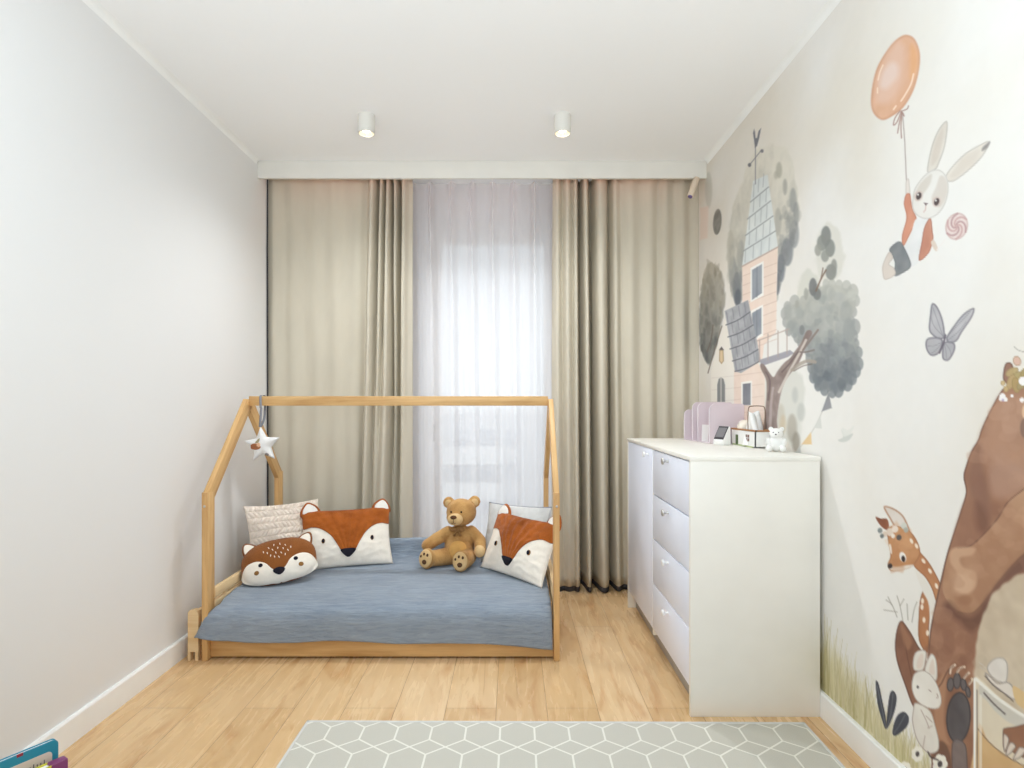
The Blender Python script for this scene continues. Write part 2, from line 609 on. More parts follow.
# balcony window
w = tag(empty('window_1', (0, 0, 0)), kind='structure')
FR = M['white']
YW0, YW1 = YB + 0.07, YB + 0.14
bm = bmesh.new()
px0, px1, pz0, pz1 = -0.478, 0.222, 0.17, 2.265
box(bm, WX0, px0, YW0, YW1, WZ0, WZ1, 0.004)
box(bm, px1, WX1, YW0, YW1, WZ0, WZ1, 0.004)
box(bm, px0, px1, YW0, YW1, pz1, WZ1, 0.004)
box(bm, px0, px1, YW0, YW1, WZ0, pz0, 0.004)
obj('window_frame', bm, FR, w, angle=40)
bm = bmesh.new()
box(bm, px0, px1, YW0 + 0.03, YW0 + 0.036, pz0, pz1)
obj('window_pane', bm, M['glass'], w, smooth=False)
bm = bmesh.new()
tube(bm, [(px0 - 0.05, YW0, 1.02), (px0 - 0.05, YW0 - 0.05, 1.02), (px0 - 0.05, YW0 - 0.052, 0.91)], 0.009)
obj('window_handle', bm, M['nickel'], w)

# the block of flats across the street
b = tag(empty('apartment_building', (0, 40, -8)), 'pale apartment block seen faintly through the sheer curtain and window', 'building')
bm = bmesh.new(); box(bm, -7, 6.0, -0, 6, 0, 8.45); obj('facade', bm, M['facade'], b, smooth=False)
bm = bmesh.new(); box(bm, -7.2, 6.2, -0.3, 6.2, 8.45, 8.75); obj('roof_edge', bm, M['white'], b, smooth=False)
fw = []
for r_ in range(3):
    for c_ in range(5):
        x = (-5.2, -3.4, -1.7, 0.05, 2.6)[c_]
        z = 1.6 + 2.35 * r_
        bm = bmesh.new()
        box(bm, x - 0.5, x + 0.5, -0.06, 0.05, z, z + 1.15)
        f_ = obj('window', bm, M['facade_win'], b, smooth=False)
for z in (3.0, 5.4):
    bm = bmesh.new(); box(bm, -6.2, -0.6, -1.2, 0.0, z - 0.25, z + 0.9); obj('balcony', bm, M['white'], b, smooth=False)

# ------------------------------------------------------------------ curtains
YC = 3.63
def cx(px):
    return (px - HX) * YC / F
def curtain_profile(top, bot, n):
    """top/bot: lists of (px, fold depth); returns fn(u, v) -> (x, depth), v 0 floor .. 1 top"""
    T = np.array(crom([(cx(p), d) for p, d in top], n))
    B = np.array(crom([(cx(p), d) for p, d in bot], n))
    T[:, 0] = np.maximum.accumulate(T[:, 0]); B[:, 0] = np.maximum.accumulate(B[:, 0])
    return T, B
def curtain_mesh(T, B, z0, z1, nz, y0, amp, ease=1.0, top_amp=0.55, wob=0.006):
    bm = bmesh.new()
    rows = []
    for j in range(nz + 1):
        s = j / nz
        z = z0 + (z1 - z0) * s
        v = min(max((z / 2.56), 0), 1)
        k = v ** ease
        a = amp * (1.0 - (1 - top_amp) * max(0, (v - 0.7) / 0.3))
        row = []
        for i in range(len(T)):
            x = T[i, 0] * k + B[i, 0] * (1 - k)
            d = T[i, 1] * k + B[i, 1] * (1 - k)
            w_ = wob * mnoise.noise(Vector((x * 5, z * 1.1, 3.1))) + wob * 0.5 * mnoise.noise(Vector((x * 14, z * 2.4, 9.1)))
            row.append(bm.verts.new((x + w_ * 0.6, y0 + d * a + w_, z)))
        rows.append(row)
    for a_, b_ in zip(rows, rows[1:]):
        for i in range(len(T) - 1):
            bm.faces.new((a_[i], a_[i + 1], b_[i + 1], b_[i]))
    return bm
def solid(o, th, off=1):
    md = o.modifiers.new('thickness', 'SOLIDIFY')
    md.thickness = th
    md.offset = off
    return o

# depth: negative = towards the room
LT = [(268, .2), (272, -.2), (276, -.4), (284, 0), (292, -.25), (303, .05), (315, -.2), (325, .05), (336, -.2), (346, .05), (356, -.1), (361, 0), (368, .4), (374, -1.4), (378, 1.6), (382, -.7), (385, 1.4), (389, -.9), (392.5, 2.2), (396, -.8), (399.5, 2.2), (404, -.7), (408, .4), (412, .6)]
LB = [(267, .2), (272, -.2), (278, -.4), (288, 0), (298, -.25), (308, .05), (317, -.2), (326, .05), (335, -.2), (344, .05), (351, -.1), (355, .2), (358, 1.3), (362, -1.0), (368, -.5), (372, -.6), (376, -1.9), (384, -2.0), (388, .9), (391.5, 2.6), (396, 2.0), (399.5, -.5), (406, -.5), (411, .6)]
T, B = curtain_profile(LT, LB, 7)
root = tag(empty('curtain', ((cx(268) + cx(412)) / 2, YC, 0)), 'beige drape on the window side of the house bed, gathered at its inner edge', 'curtain', 'beige blackout drapes')
inv = root.matrix_world.copy(); inv.translation = (-root.location[0], -root.location[1], 0)
def cpart(name, bm, mat, th, r_):
    bmesh.ops.translate(bm, verts=bm.verts[:], vec=(-r_.location[0], -r_.location[1], 0))
    return solid(obj(name, bm, mat, r_, angle=None), th)
cpart('drape', curtain_mesh(T, B, 0.04, 2.585, 44, YC, 0.046, 0.8, 0.75), M['curtain'], 0.004, root)
cpart('hem', curtain_mesh(T, B, 0.008, 0.041, 2, YC + 0.003, 0.046, 0.8), M['lining'], 0.004, root)
# the turned-back blackout lining that shows beside the wall
SL = [(262.5, .6), (264, .2), (265.5, -.1), (267, .2), (269, .4)]
T2, B2 = curtain_profile([(p + 0.3, d) for p, d in SL], [(p - 1, d) for p, d in SL], 5)
bm = bmesh.new()
bm_l = curtain_mesh(T2, B2, 0.01, 2.585, 40, YC - 0.028, 0.02, 0.8)
for vv in bm_l.verts:
    vv.co.x = max(vv.co.x, XL + 0.006)
cpart('lining', bm_l, M['lining'], 0.003, root)

RT = [(553, .3), (557, -.6), (562, .5), (566.5, -.8), (572, .3), (575.5, -.7), (580.5, 2.8), (585, -1.1), (591.5, 2.8), (597, -1.0), (604, -.6), (609.5, 1.8), (614, -.4), (621, .3), (630, -.4), (640, .1), (650, -.4), (658, .3), (665, -.4), (674, .3), (682, -.4), (690, .3), (697, -.1), (701, .2)]
RB = [(552, .3), (558, -.9), (564, -.4), (569, -.9), (574, -.5), (578, -.9), (583.5, 2.8), (589, -1.2), (595, 2.8), (601, -1.1), (607, -.8), (612.5, 2.4), (617, -.8), (624, .2), (632, -.6), (641, .2), (650, -.5), (658, .3), (665, -.4), (674, .3), (682, -.4), (690, .3), (696, -.2), (702, .2)]
T, B = curtain_profile(RT, RB, 7)
root = tag(empty('curtain', ((cx(553) + cx(701)) / 2, YC, 0)), 'beige drape behind the white dresser, hanging beside the mural wall', 'curtain', 'beige blackout drapes')
cpart('drape', curtain_mesh(T, B, 0.04, 2.585, 44, YC, 0.046, 0.9, 0.75), M['curtain'], 0.004, root)
cpart('hem', curtain_mesh(T, B, 0.008, 0.041, 2, YC + 0.003, 0.046, 0.9), M['lining'], 0.004, root)

# sheer
YS = 3.73
def sx(px): return (px - HX) * YS / F
nS = 340
bm = bmesh.new()
rows = []
for j in range(41):
    z = 0.02 + (2.575 - 0.02) * j / 40
    v = j / 40
    row = []
    for i in range(nS + 1):
        s = i / nS
        x = sx(400) + (sx(566) - sx(400)) * s
        ph = (s * 166 + 400 - 431) / 20.6
        # pinch pleats at the head open into soft folds
        pin = math.exp(-((ph - round(ph)) / 0.10) ** 2)
        pin2 = math.exp(-((ph - round(ph)) / 0.22) ** 2)
        soft = math.sin(ph * 2 * math.pi - 1.57 + 0.7 * mnoise.noise(Vector((s * 6, z * 0.5, 0)))) * 0.016 + math.sin(ph * 4 * math.pi + 2.0 + z) * 0.006 + math.sin(ph * 1.3 + 0.8 * z) * 0.008
        k = max(0.0, (v - 0.72) / 0.28) ** 1.3
        d = soft * (1 - 0.85 * k) - (0.040 * pin * min(1, k * 1.6) + 0.016 * pin2 * (1 - 0.5 * k) * max(0, (v - 0.1)))
        row.append(bm.verts.new((x, YS + d, z)))
    rows.append(row)
for a_, b_ in zip(rows, rows[1:]):
    for i in range(nS):
        bm.faces.new((a_[i], a_[i + 1], b_[i + 1], b_[i]))
tag(obj('sheer_curtain', bm, M['sheer'], angle=None), 'translucent white sheer curtain with pinch pleats between the two beige drapes', 'curtain')

# the small tilted cylinder under the pelmet's end
t = tag(empty('motion_detector', at(696, 178.6, 3.44)), 'small tilted cream cylinder hanging under the pelmet in the mural corner', 'motion detector')
d = (at(691.5, 196, 3.40) - at(698, 178, 3.44))
Lb = d.length; d.normalize()
bm = bmesh.new(); lathe(bm, [(0.0, 0), (0.017, 0.0), (0.0185, 0.003), (0.0185, Lb - 0.004), (0.0175, Lb), (0, Lb)], 24, cap=False)
q = Vector((0, 0, 1)).rotation_difference(d).to_matrix().to_4x4()
q.translation = Vector((0.004, 0, 0.0))
obj('body', bm, plain('cream_plastic', (226, 208, 186), 0.5), t, matrix=q, angle=40)
bm = bmesh.new(); lathe(bm, [(0.0, 0), (0.0135, 0.0), (0.0135, 0.004), (0, 0.006)], 24, cap=False)
q2 = q.copy(); q2.translation = Vector((0.004, 0, 0)) + d * (Lb - 0.001)
obj('lens', bm, plain('violet_glass', (120, 104, 150), 0.3), t, matrix=q2)

# ------------------------------------------------------------------ ceiling spots
def make_spot():
    r_ = empty('ceiling_spotlight')
    bm = bmesh.new()
    lathe(bm, [(0.0, 0.0), (0.0425, 0.0), (0.0425, -0.090), (0.0412, -0.092), (0.036, -0.092), (0.030, -0.057), (0.0, -0.057)], 40, cap=False)
    obj('housing', bm, M['lampbody'], r_, angle=35)
    bm = bmesh.new()
    lathe(bm, [(0.0352, -0.089), (0.0300, -0.064), (0.022, -0.060), (0.0, -0.058)], 32, cap=False)
    obj('reflector', bm, M['reflector'], r_)
    bm = bmesh.new()
    lathe(bm, [(0.0, -0.060), (0.014, -0.061), (0.018, -0.068), (0.017, -0.078), (0.009, -0.083), (0.0, -0.084)], 28, cap=False)
    obj('bulb', bm, M['bulb'], r_)
    return r_
def dup(o, loc):
    c = o.copy(); COL.objects.link(c); c.location = loc
    for ch in list(o.children):
        k = ch.copy(); COL.objects.link(k); k.parent = c
    return c
s1 = make_spot()
s1.location = (-0.733, 2.93, ZC)
tag(s1, 'white cylinder spotlight on the ceiling, the one above the house bed', 'ceiling light', 'white ceiling spotlights')
s2 = dup(s1, (0.254, 2.93, ZC))
tag(s2, 'white cylinder spotlight on the ceiling, the one nearer the mural wall', 'ceiling light', 'white ceiling spotlights')

# ------------------------------------------------------------------ rug
bm = bmesh.new()
box(bm, -0.755, 1.045, -1.30, 0, 0.0, 0.007, 0.002)
rm = Matrix.Translation((0.012, 2.118, 0.0005)) @ Matrix.Rotation(R(-0.4), 4, 'Z')
rug = tag(empty('rug', (0, 0, 0), rm), 'pale grey flat woven rug with white lozenge lines on the oak floor', 'rug')
obj('pile', bm, M['rug'], rug, angle=40)
bm = bmesh.new()
for b_ in ((-0.762, -0.752, -1.305, 0.004), (1.042, 1.052, -1.305, 0.004), (-0.762, 1.052, -0.006, 0.006), (-0.762, 1.052, -1.307, -1.297)):
    box(bm, b_[0], b_[1], b_[2], b_[3], 0.0, 0.0085, 0.002)
obj('border', bm, M['rug_edge'], rug, angle=40)

# ------------------------------------------------------------------ house bed
BX0, BX1, BY0, BY1 = -1.405, 0.216, 2.633, 3.503
ZE, ZA = 0.776, 1.207                       # eave and ridge
PW, PT = 0.066, 0.027
bed = tag(empty('house_bed', ((BX0 + BX1) / 2, (BY0 + BY1) / 2, 0)), 'pine house-shaped bed frame with posts, sloping rafters and a ridge beam', 'bed')
BL = Vector(bed.location)
def bp(name, p0, p1, wd, w_, th, mat=None):
    return plank(name, Vector(p0) - BL, Vector(p1) - BL, wd, w_, th, mat or M['pine'], bed)
ym = (BY0 + BY1) / 2
for X in (BX0 + PT / 2, BX1 - PT / 2):
    for yo, s in ((BY0, 1), (BY1, -1)):
        bp('post', (X, yo + s * PW / 2, 0.0), (X, yo + s * PW / 2, ZE - 0.012), (0, 1, 0), PW, PT)
        # rafter, mitred look: from the eave corner to the ridge
        a = Vector((X, yo + s * 0.030, ZE - 0.040)); c = Vector((X, ym - s * 0.006, ZA - 0.036))
        bp('rafter', a, c, (0, 1, 0), PW * 0.96, PT - 0.001)
# bolts on the posts
for X, sgn in ((BX0, -1), (BX1, 1)):
    for Y in (BY0, ):
        bm = bmesh.new(); lathe(bm, [(0, 0), (0.006, 0), (0.006, 0.002), (0, 0.003)], 16, cap=False)
        mt = Matrix.Translation(Vector((X - sgn * PT / 2, Y + 0.0005, ZE - 0.075)) - BL) @ Matrix.Rotation(R(90), 4, 'X')
        obj('bolt', bm, M['nickel'], bed, matrix=mt)
bp('ridge_beam', (BX0 + PT, ym, ZA - 0.026), (BX1 - PT, ym, ZA - 0.026), (0, 0, 1), 0.05, 0.045)
# low frame
bp('front_rail', (BX0 + PT, BY0 + 0.036, 0.068), (BX1 - PT, BY0 + 0.036, 0.068), (0, 0, 1), 0.115, 0.022)
bp('back_rail', (BX0 + PT, BY1 - 0.036, 0.068), (BX1 - PT, BY1 - 0.036, 0.068), (0, 0, 1), 0.115, 0.022)
for z in (0.298, 0.215):
    bp('back_guard', (BX0 + PT, BY1 - 0.030, z + 0.028), (BX1 - PT, BY1 - 0.030, z + 0.028), (0, 0, 1), 0.055, 0.02)
for X in (BX0 + PT / 2, BX1 - PT / 2):
    bp('end_rail', (X, BY0 + PW, 0.068), (X, BY1 - PW, 0.068), (0, 0, 1), 0.115, 0.022)
    bp('end_guard', (X + (0.006 if X < -1 else 0), BY0 + PW, 0.291), (X + (0.006 if X < -1 else 0), BY1 - PW, 0.291), (0, 0, 1), 0.045, 0.022, M['birch'])
    bp('end_guard', (X + (0.006 if X < -1 else 0), BY0 + PW, 0.232), (X + (0.006 if X < -1 else 0), BY1 - PW, 0.232), (0, 0, 1), 0.04, 0.02, M['birch'])
    for y in (2.82, 3.06, 3.32):
        bp('guard_stile', (X + (0.004 if X < -1 else 0), y, 0.12), (X + (0.004 if X < -1 else 0), y, 0.27), (0, 1, 0), 0.03, 0.014, M['birch'])
for k in range(9):
    x = BX0 + 0.13 + k * 0.17
    bp('slat', (x, BY0 + 0.048, 0.098), (x, BY1 - 0.048, 0.098), (1, 0, 0), 0.07, 0.014)

# mattress
bm = bmesh.new()
box(bm, BX0 + PT + 0.012, BX1 - PT - 0.012, BY0 + 0.055, BY1 - 0.06, 0.107, 0.232, 0.025, 4)
tag(obj('mattress', bm, M['mattress'], angle=None), 'thin grey mattress lying under the blue blanket in the house bed', 'mattress')

# spare guard rail standing between the bed and the wall
g = tag(empty('bed_guard_rail', (-1.447, 2.64, 0)), 'spare pale wooden guard rail standing upright between house bed and white wall', 'guard rail')
for y in (0.0, 0.70):
    bm = bmesh.new()
    pr = [(-0.024, 0), (-0.013, 0), (-0.013, 0.040), (0.009, 0.040), (0.009, 0), (0.024, 0), (0.024, 0.205), (0.018, 0.225), (0.008, 0.233), (-0.016, 0.228), (-0.024, 0.218)]
    a = [bm.verts.new((x, y, z)) for x, z in pr]; c = [bm.verts.new((x, y + 0.022, z)) for x, z in pr]
    bm.faces.new(a); bm.faces.new(c[::-1])
    for i in range(len(pr)):
        j = (i + 1) % len(pr); bm.faces.new((a[i], c[i], c[j], a[j]))
    obj('post', bm, M['birch'], g, smooth=False)
for z in (0.085, 0.19):
    plank('rail', (0.004, 0.022, z), (0.004, 0.70, z), (0, 0, 1), 0.06, 0.018, M['birch'], g)

# ------------------------------------------------------------------ blanket
def wr(x, y, z):
    return mnoise.noise(Vector((x, y, z)))
prof = crom([(3.492, 0.22), (3.494, 0.30), (3.490, 0.352), (3.474, 0.362), (3.456, 0.352), (3.446, 0.30), (3.430, 0.262), (3.38, 0.249), (3.2, 0.246), (3.0, 0.245), (2.85, 0.244), (2.74, 0.242), (2.69, 0.236), (2.655, 0.215), (2.640, 0.180), (2.634, 0.13), (2.631, 0.083)], 5)
nP = len(prof)
i_edge = next(i for i, p in enumerate(prof) if p[0] < 2.70)
NXb = 130
bm = bmesh.new()
g_ = []
for j, (y, z) in enumerate(prof):
    f = max(0.0, (j - i_edge) / (nP - 1 - i_edge))          # 0 on the bed .. 1 at the front hem
    bk = 1.0 if y > 3.44 else 0.0
    x0 = (-1.368 if y > 2.95 else -1.345) - 0.078 * f
    if 2.70 < y <= 2.95: x0 = -1.368 + 0.023 * (2.95 - y) / 0.25
    x1 = 0.180 + 0.004 * f
    row = []
    for i in range(NXb + 1):
        s = i / NXb
        x = x0 + (x1 - x0) * s
        yy, zz = y, z
        if f > 0:
            # hem line dips, soft vertical folds near the corner, the corner pulled out round the post
            hem = 0.004 * math.sin(s * 5.0 + 0.4) + 0.004 * math.sin(s * 17 + 1) - 0.030 * s ** 8 + 0.004
            zz += f * hem
            c = max(0.0, 1 - (x - x0) / 0.30)
            yy += f * 0.012 * wr(x * 6, 1.3, 0) - f * 0.010 * c
            yy -= 0.018 * f * max(0.0, math.sin((x - x0) * 22)) * c
            if c > 0:
                zz += 0.02 * f * c * c
            yy += 0.012 * min(1, max(0, (x - 0.12) / 0.06))
        elif not bk:
            e = min(s, 1 - s) / 0.05
            zz += 0.007 * wr(x * 3.5, y * 9, 4) + 0.005 * wr(x * 7, y * 26, 1)
            if s < 0.08:
                zz += 0.010 * (1 - s / 0.08) ** 2
        else:
            zz += 0.006 * wr(x * 5, 0, 2) * 1.2
        row.append(bm.verts.new((x, yy, zz)))
    g_.append(row)
for a_, b_ in zip(g_, g_[1:]):
    for i in range(NXb):
        bm.faces.new((a_[i], a_[i + 1], b_[i + 1], b_[i]))
# the corner that wraps round the outside of the front post
fl = []
jj = list(range(i_edge + 9, nP))
base = [g_[j][0] for j in jj]
prev = base
for k, (dx, dy, dz) in enumerate(((-0.010, 0.004, -0.004), (-0.016, 0.018, -0.008), (-0.024, 0.036, -0.014), (-0.034, 0.055, -0.02))):
    ring = []
    for q_, bv in enumerate(base):
        t_ = q_ / max(1, len(base) - 1)
        w_ = t_ ** 1.5
        ring.append(bm.verts.new((bv.co.x + dx * w_, bv.co.y + dy * w_, bv.co.z + dz * w_ + 0.0005 * k)))
    for a_, b_, c_, d_ in zip(prev, prev[1:], ring[1:], ring):
        bm.faces.new((a_, b_, c_, d_))
    prev = ring
o = obj('blanket', bm, M['muslin'], angle=None)
solid(o, 0.005)
tag(o, 'blue muslin blanket spread over the mattress and hanging over the front', 'blanket')
# ------------------------------------------------------------------ cushions
def pose(loc, yaw, lean, roll=0.0):
    """local x right, y up, z out of the front; bottom edge at loc"""
    return Matrix.Translation(Vector(loc)) @ Matrix.Rotation(R(yaw), 4, 'Z') @ Matrix.Rotation(R(90 - lean), 4, 'X') @ Matrix.Rotation(R(roll), 4, 'Z')

def pillow_fn(a, b, T, pinch=0.06, extra=None, seed=0.0):
    def fn(u, v, off=0.0, side=1):
        uu, vv = max(-1, min(1, u)), max(-1, min(1, v))
        x = a * uu * (1 - pinch * (1 - vv * vv))
        y = b + b * vv * (1 - pinch * (1 - uu * uu))
        e = max(0.0, (1 - uu ** 2)) ** 0.55 * max(0.0, (1 - vv ** 2)) ** 0.55
        z = T * e
        z += 0.006 * e ** 0.5 * mnoise.noise(Vector((uu * 2.5 + seed, vv * 2.5, seed)))
        z += 0.004 * min(1, 3 * (e if e < .33 else .33)) * mnoise.noise(Vector((uu * 7 + seed, vv * 7, 2 + seed)))
        if extra and side > 0:
            z += extra(uu, vv) * min(1, e * 3)
        return (x, y, side * (z + off) if side > 0 else -0.85 * z)
    return fn

def pillow_bm(fn, n=56, m=44):
    bm = bmesh.new()
    _, f = grid_bm(lambda s, t: fn(2 * s - 1, 2 * t - 1, 0, 1), n, m, bm)
    _, k = grid_bm(lambda s, t: fn(2 * s - 1, 2 * t - 1, 0, -1), n, m, bm)
    bmesh.ops.remove_doubles(bm, verts=bm.verts[:], dist=1e-5)
    return bm

def ear_bm(w, h, pts, th=0.022, lean=0.0):
    """a padded ear: outline pts (x, y in units of w, h) puffed to thickness th"""
    ol = crom(pts, 6, True)
    c = (sum(p[0] for p in ol) / len(ol), sum(p[1] for p in ol) / len(ol))
    def f(u, v, off):
        return (u * w, v * h, off)
    bm = bmesh.new()
    rings = 6
    tops = []
    for sgn in (1, -1):
        cv = bm.verts.new((c[0] * w, c[1] * h, sgn * th / 2))
        prev = None
        for k in range(1, rings + 1):
            t = k / rings
            ring = [bm.verts.new(((c[0] + (p[0] - c[0]) * t) * w, (c[1] + (p[1] - c[1]) * t) * h, sgn * th / 2 * math.sqrt(max(0, 1 - t ** 4)))) for p in ol]
            n = len(ring)
            for i in range(n):
                if prev is None:
                    bm.faces.new((cv, ring[i], ring[(i + 1) % n]))
                else:
                    bm.faces.new((prev[i], ring[i], ring[(i + 1) % n], prev[(i + 1) % n]))
            prev = ring
    bmesh.ops.remove_doubles(bm, verts=bm.verts[:], dist=1e-5)
    return bm, c, th

def inner_ear_bm(w, h, pts, th, s=0.72):
    ol = pts
    c = (sum(p[0] for p in ol) / len(ol), sum(p[1] for p in ol) / len(ol) - 0.06)
    sm = [(c[0] + (p[0] - c[0]) * s, c[1] + (p[1] - c[1]) * s) for p in ol]
    def f(u, v, off):
        r = min(1.0, math.hypot(u - c[0], (v - c[1])) / 0.75)
        return (u * w, v * h, th / 2 * math.sqrt(max(0.0, 1 - (r * 0.9) ** 4)) + off)
    return patch(bmesh.new(), sm, f, c, 6, 0.0035)

def fox_cushion(mat, a, b, T, label):
    root = tag(empty('fox_cushion', mat=mat), label, 'cushion', 'fox face cushions')
    def pleats(u, v):
        if v < -0.75:
            return 0.0
        k = (v + 0.78)
        q = u / max(0.15, 0.55 * k)
        if abs(q) > 1.0:
            return 0.0
        return 0.005 * (0.5 + 0.5 * math.cos(q * 7 * math.pi / 1.05)) * (1 - q ** 4) * min(1, k * 1.4)
    fn = pillow_fn(a, b, T, 0.055, pleats, seed=a * 10 + mat[0][3])
    fp = pillow_fn(a, b, T, 0.055, None, seed=a * 10 + mat[0][3])
    # cream cushion body, the rust mask sewn on its front
    obj('body', pillow_bm(fp, 60, 46), M['cream'], root, angle=None)
    mask = [(-0.995, 0.985), (-0.5, 0.992), (0, 0.992), (0.5, 0.992), (0.995, 0.985), (0.995, 0.70), (0.995, 0.37), (0.80, 0.385), (0.62, 0.32), (0.42, 0.10), (0.27, -0.22), (0.16, -0.50), (0.05, -0.68),
            (-0.05, -0.68), (-0.16, -0.50), (-0.27, -0.22), (-0.42, 0.10), (-0.62, 0.32), (-0.80, 0.385), (-0.995, 0.37), (-0.995, 0.70)]
    obj('rust_mask', patch(bmesh.new(), mask, fn, (0, 0.80), 34, 0.005, n=12), M['rust'], root, angle=None)
    nose = [(-0.165, -0.47), (0, -0.445), (0.165, -0.47), (0.14, -0.57), (0.05, -0.70), (0, -0.73), (-0.05, -0.70), (-0.14, -0.57)]
    obj('nose', patch(bmesh.new(), nose, fp, (0, -0.56), 6, 0.011), M['navy'], root, angle=None)
    for sx_ in (-1, 1):
        e = [(sx_ * 0.56 + 0.040 * math.cos(t), -0.12 + 0.085 * math.sin(t)) for t in [k * math.pi / 4 for k in range(8)]]
        eo = obj('eye', patch(bmesh.new(), e, fp, (sx_ * 0.56, -0.12), 4, 0.005), M['tan'], root, angle=None)
        e2 = [(sx_ * 0.56 + 0.030 * math.cos(t), -0.12 + 0.068 * math.sin(t)) for t in [k * math.pi / 4 for k in range(8)]]
        obj('pupil', patch(bmesh.new(), e2, fp, (sx_ * 0.56, -0.12), 4, 0.0085), M['navy'], eo, angle=None)
    pts = [(-1.0, -0.25), (-0.85, 0.35), (-0.35, 0.85), (0.0, 1.0), (0.40, 0.80), (0.85, 0.30), (1.0, -0.25), (0.5, -0.35), (-0.5, -0.35)]
    for sx_ in (-1, 1):
        w_, h_ = 0.056, 0.058
        be, c, th = ear_bm(w_, h_, pts, 0.024)
        m = Matrix.Translation((sx_ * a * 0.80, 2 * b - 0.008, 0.0)) @ Matrix.Rotation(R(-sx_ * 14), 4, 'Z')
        er = obj('ear', be, M['rust'], root, matrix=m, angle=None)
        obj('inner_ear', inner_ear_bm(w_, h_, pts, th), M['white_felt'], er, angle=None)
    return root

BZ = 0.250
fox_cushion(pose((-0.916, 3.255, BZ), 20, 24, 0), 0.250, 0.168, 0.060,
            'rectangular fox face cushion leaning against the back rail beside the ivory cushion')
fox_cushion(pose((-0.015, 3.075, BZ), -49.5, 25, 0), 0.252, 0.165, 0.060,
            'rectangular fox face cushion leaning at the bed end beside the teddy bear')

# ivory cushion with plaited rows
def plait(u, v):
    r_ = v * 5.0
    k = math.floor(r_)
    fr = r_ - k - 0.5
    ph = u * 9 + (0.5 if k % 2 else 0)
    rope = math.sqrt(max(0, 1 - (2 * fr) ** 2))
    return 0.018 * rope * (0.45 + 0.55 * abs(math.sin(math.pi * (ph + (fr if k % 2 else -fr) * 0.9))))
fk = pillow_fn(0.208, 0.192, 0.050, 0.07, plait, 3.0)
root = tag(empty('knitted_cushion', mat=pose((-1.222, 3.215, BZ), 38, 24, 0)), 'square ivory cushion with plaited rows behind the fawn and fox cushions', 'cushion')
bm = bmesh.new()
grid_bm(lambda s, t: fk(2 * s - 1, 2 * t - 1, 0, 1), 150, 130, bm)
grid_bm(lambda s, t: fk(2 * s - 1, 2 * t - 1, 0, -1), 150, 130, bm)
bmesh.ops.remove_doubles(bm, verts=bm.verts[:], dist=1e-5)
obj('cover', bm, M['knit'], root, angle=None)

# plain grey cushion behind the second fox
fg = pillow_fn(0.20, 0.175, 0.045, 0.06, None, 5.0)
root = tag(empty('grey_cushion', mat=pose((-0.005, 3.285, BZ), -25, 20, 0)), 'plain pale grey cushion half hidden behind the fox cushion beside the teddy', 'cushion')
obj('cover', pillow_bm(fg), M['grey_cush'], root, angle=None)
bm = bmesh.new()
tube(bm, [(0.20 * u * 0.995, 0.350 - 0.002 - 0.0105 * (1 - u * u), 0.0) for u in [k / 12 - 1 for k in range(25)]], 0.004, 8)
obj('piping', bm, M['ribbon'], root)

# fawn cushion: a flattened oval
def oval_fn(a, b, T):
    def fn(u, v, off=0.0, side=1):
        r = math.hypot(u, v)
        x = a * u; y = b + b * v * (1 - 0.10 * max(0, -v) * 1.0)
        e = max(0.0, 1 - r ** 2.2) ** 0.55
        z = T * e + 0.003 * e * mnoise.noise(Vector((u * 4, v * 4, 8)))
        return (x, y, (z + off) if side > 0 else -0.8 * z)
    return fn
a, b, T = 0.182, 0.122, 0.062
fo = oval_fn(a, b, T)
root = tag(empty('fawn_cushion', mat=pose((-1.165, 2.945, BZ - 0.004), 14, 30, 9)), 'small oval brown fawn face cushion lying nearest the left bed post', 'cushion')
root['label'] = 'small oval brown fawn face cushion with white specks, in front of the ivory cushion'
bm = bmesh.new()
NA = 72
def outline(t):
    """a face wider at the cheeks"""
    c, s = math.cos(t), math.sin(t)
    k = 1.0 / (abs(c) ** 2.5 + abs(s) ** 2.5) ** (1 / 2.5)
    return c * k, s * k
def disc(bm, side):
    cv = bm.verts.new(fo(0, 0, 0, side)); prev = None
    for k in range(1, 21):
        r = (k / 20)
        r = math.sin(r * math.pi / 2)
        ring = []
        for i in range(NA):
            t = 2 * math.pi * i / NA
            ox, oy = outline(t)
            p = fo(math.cos(t) * r, math.sin(t) * r, 0, side)
            kx = ox / (math.cos(t) if abs(math.cos(t)) > 1e-6 else 1e-6) if abs(math.cos(t)) > 0.05 else oy / math.sin(t)
            s_ = 1 + (kx - 1) * r * r
            ring.append(bm.verts.new((p[0] * s_, b + (p[1] - b) * s_, p[2])))
        for i in range(NA):
            if prev is None: bm.faces.new((cv, ring[i], ring[(i + 1) % NA]))
            else: bm.faces.new((prev[i], ring[i], ring[(i + 1) % NA], prev[(i + 1) % NA]))
        prev = ring
disc(bm, 1); disc(bm, -1)
bmesh.ops.remove_doubles(bm, verts=bm.verts[:], dist=1e-5)
obj('body', bm, M['brown'], root, angle=None)
def fo2(u, v, off=0.0):
    t = math.atan2(v, u); r = math.hypot(u, v)
    ox, oy = outline(t)
    k = math.hypot(ox, oy)
    r2 = r
    for _ in range(6):
        r2 = r / (1 + (k - 1) * r2 * r2)
    s_ = 1 + (k - 1) * r2 * r2
    p = fo(math.cos(t) * r2, math.sin(t) * r2, off, 1)
    return (p[0] * s_, b + (p[1] - b) * s_, p[2])
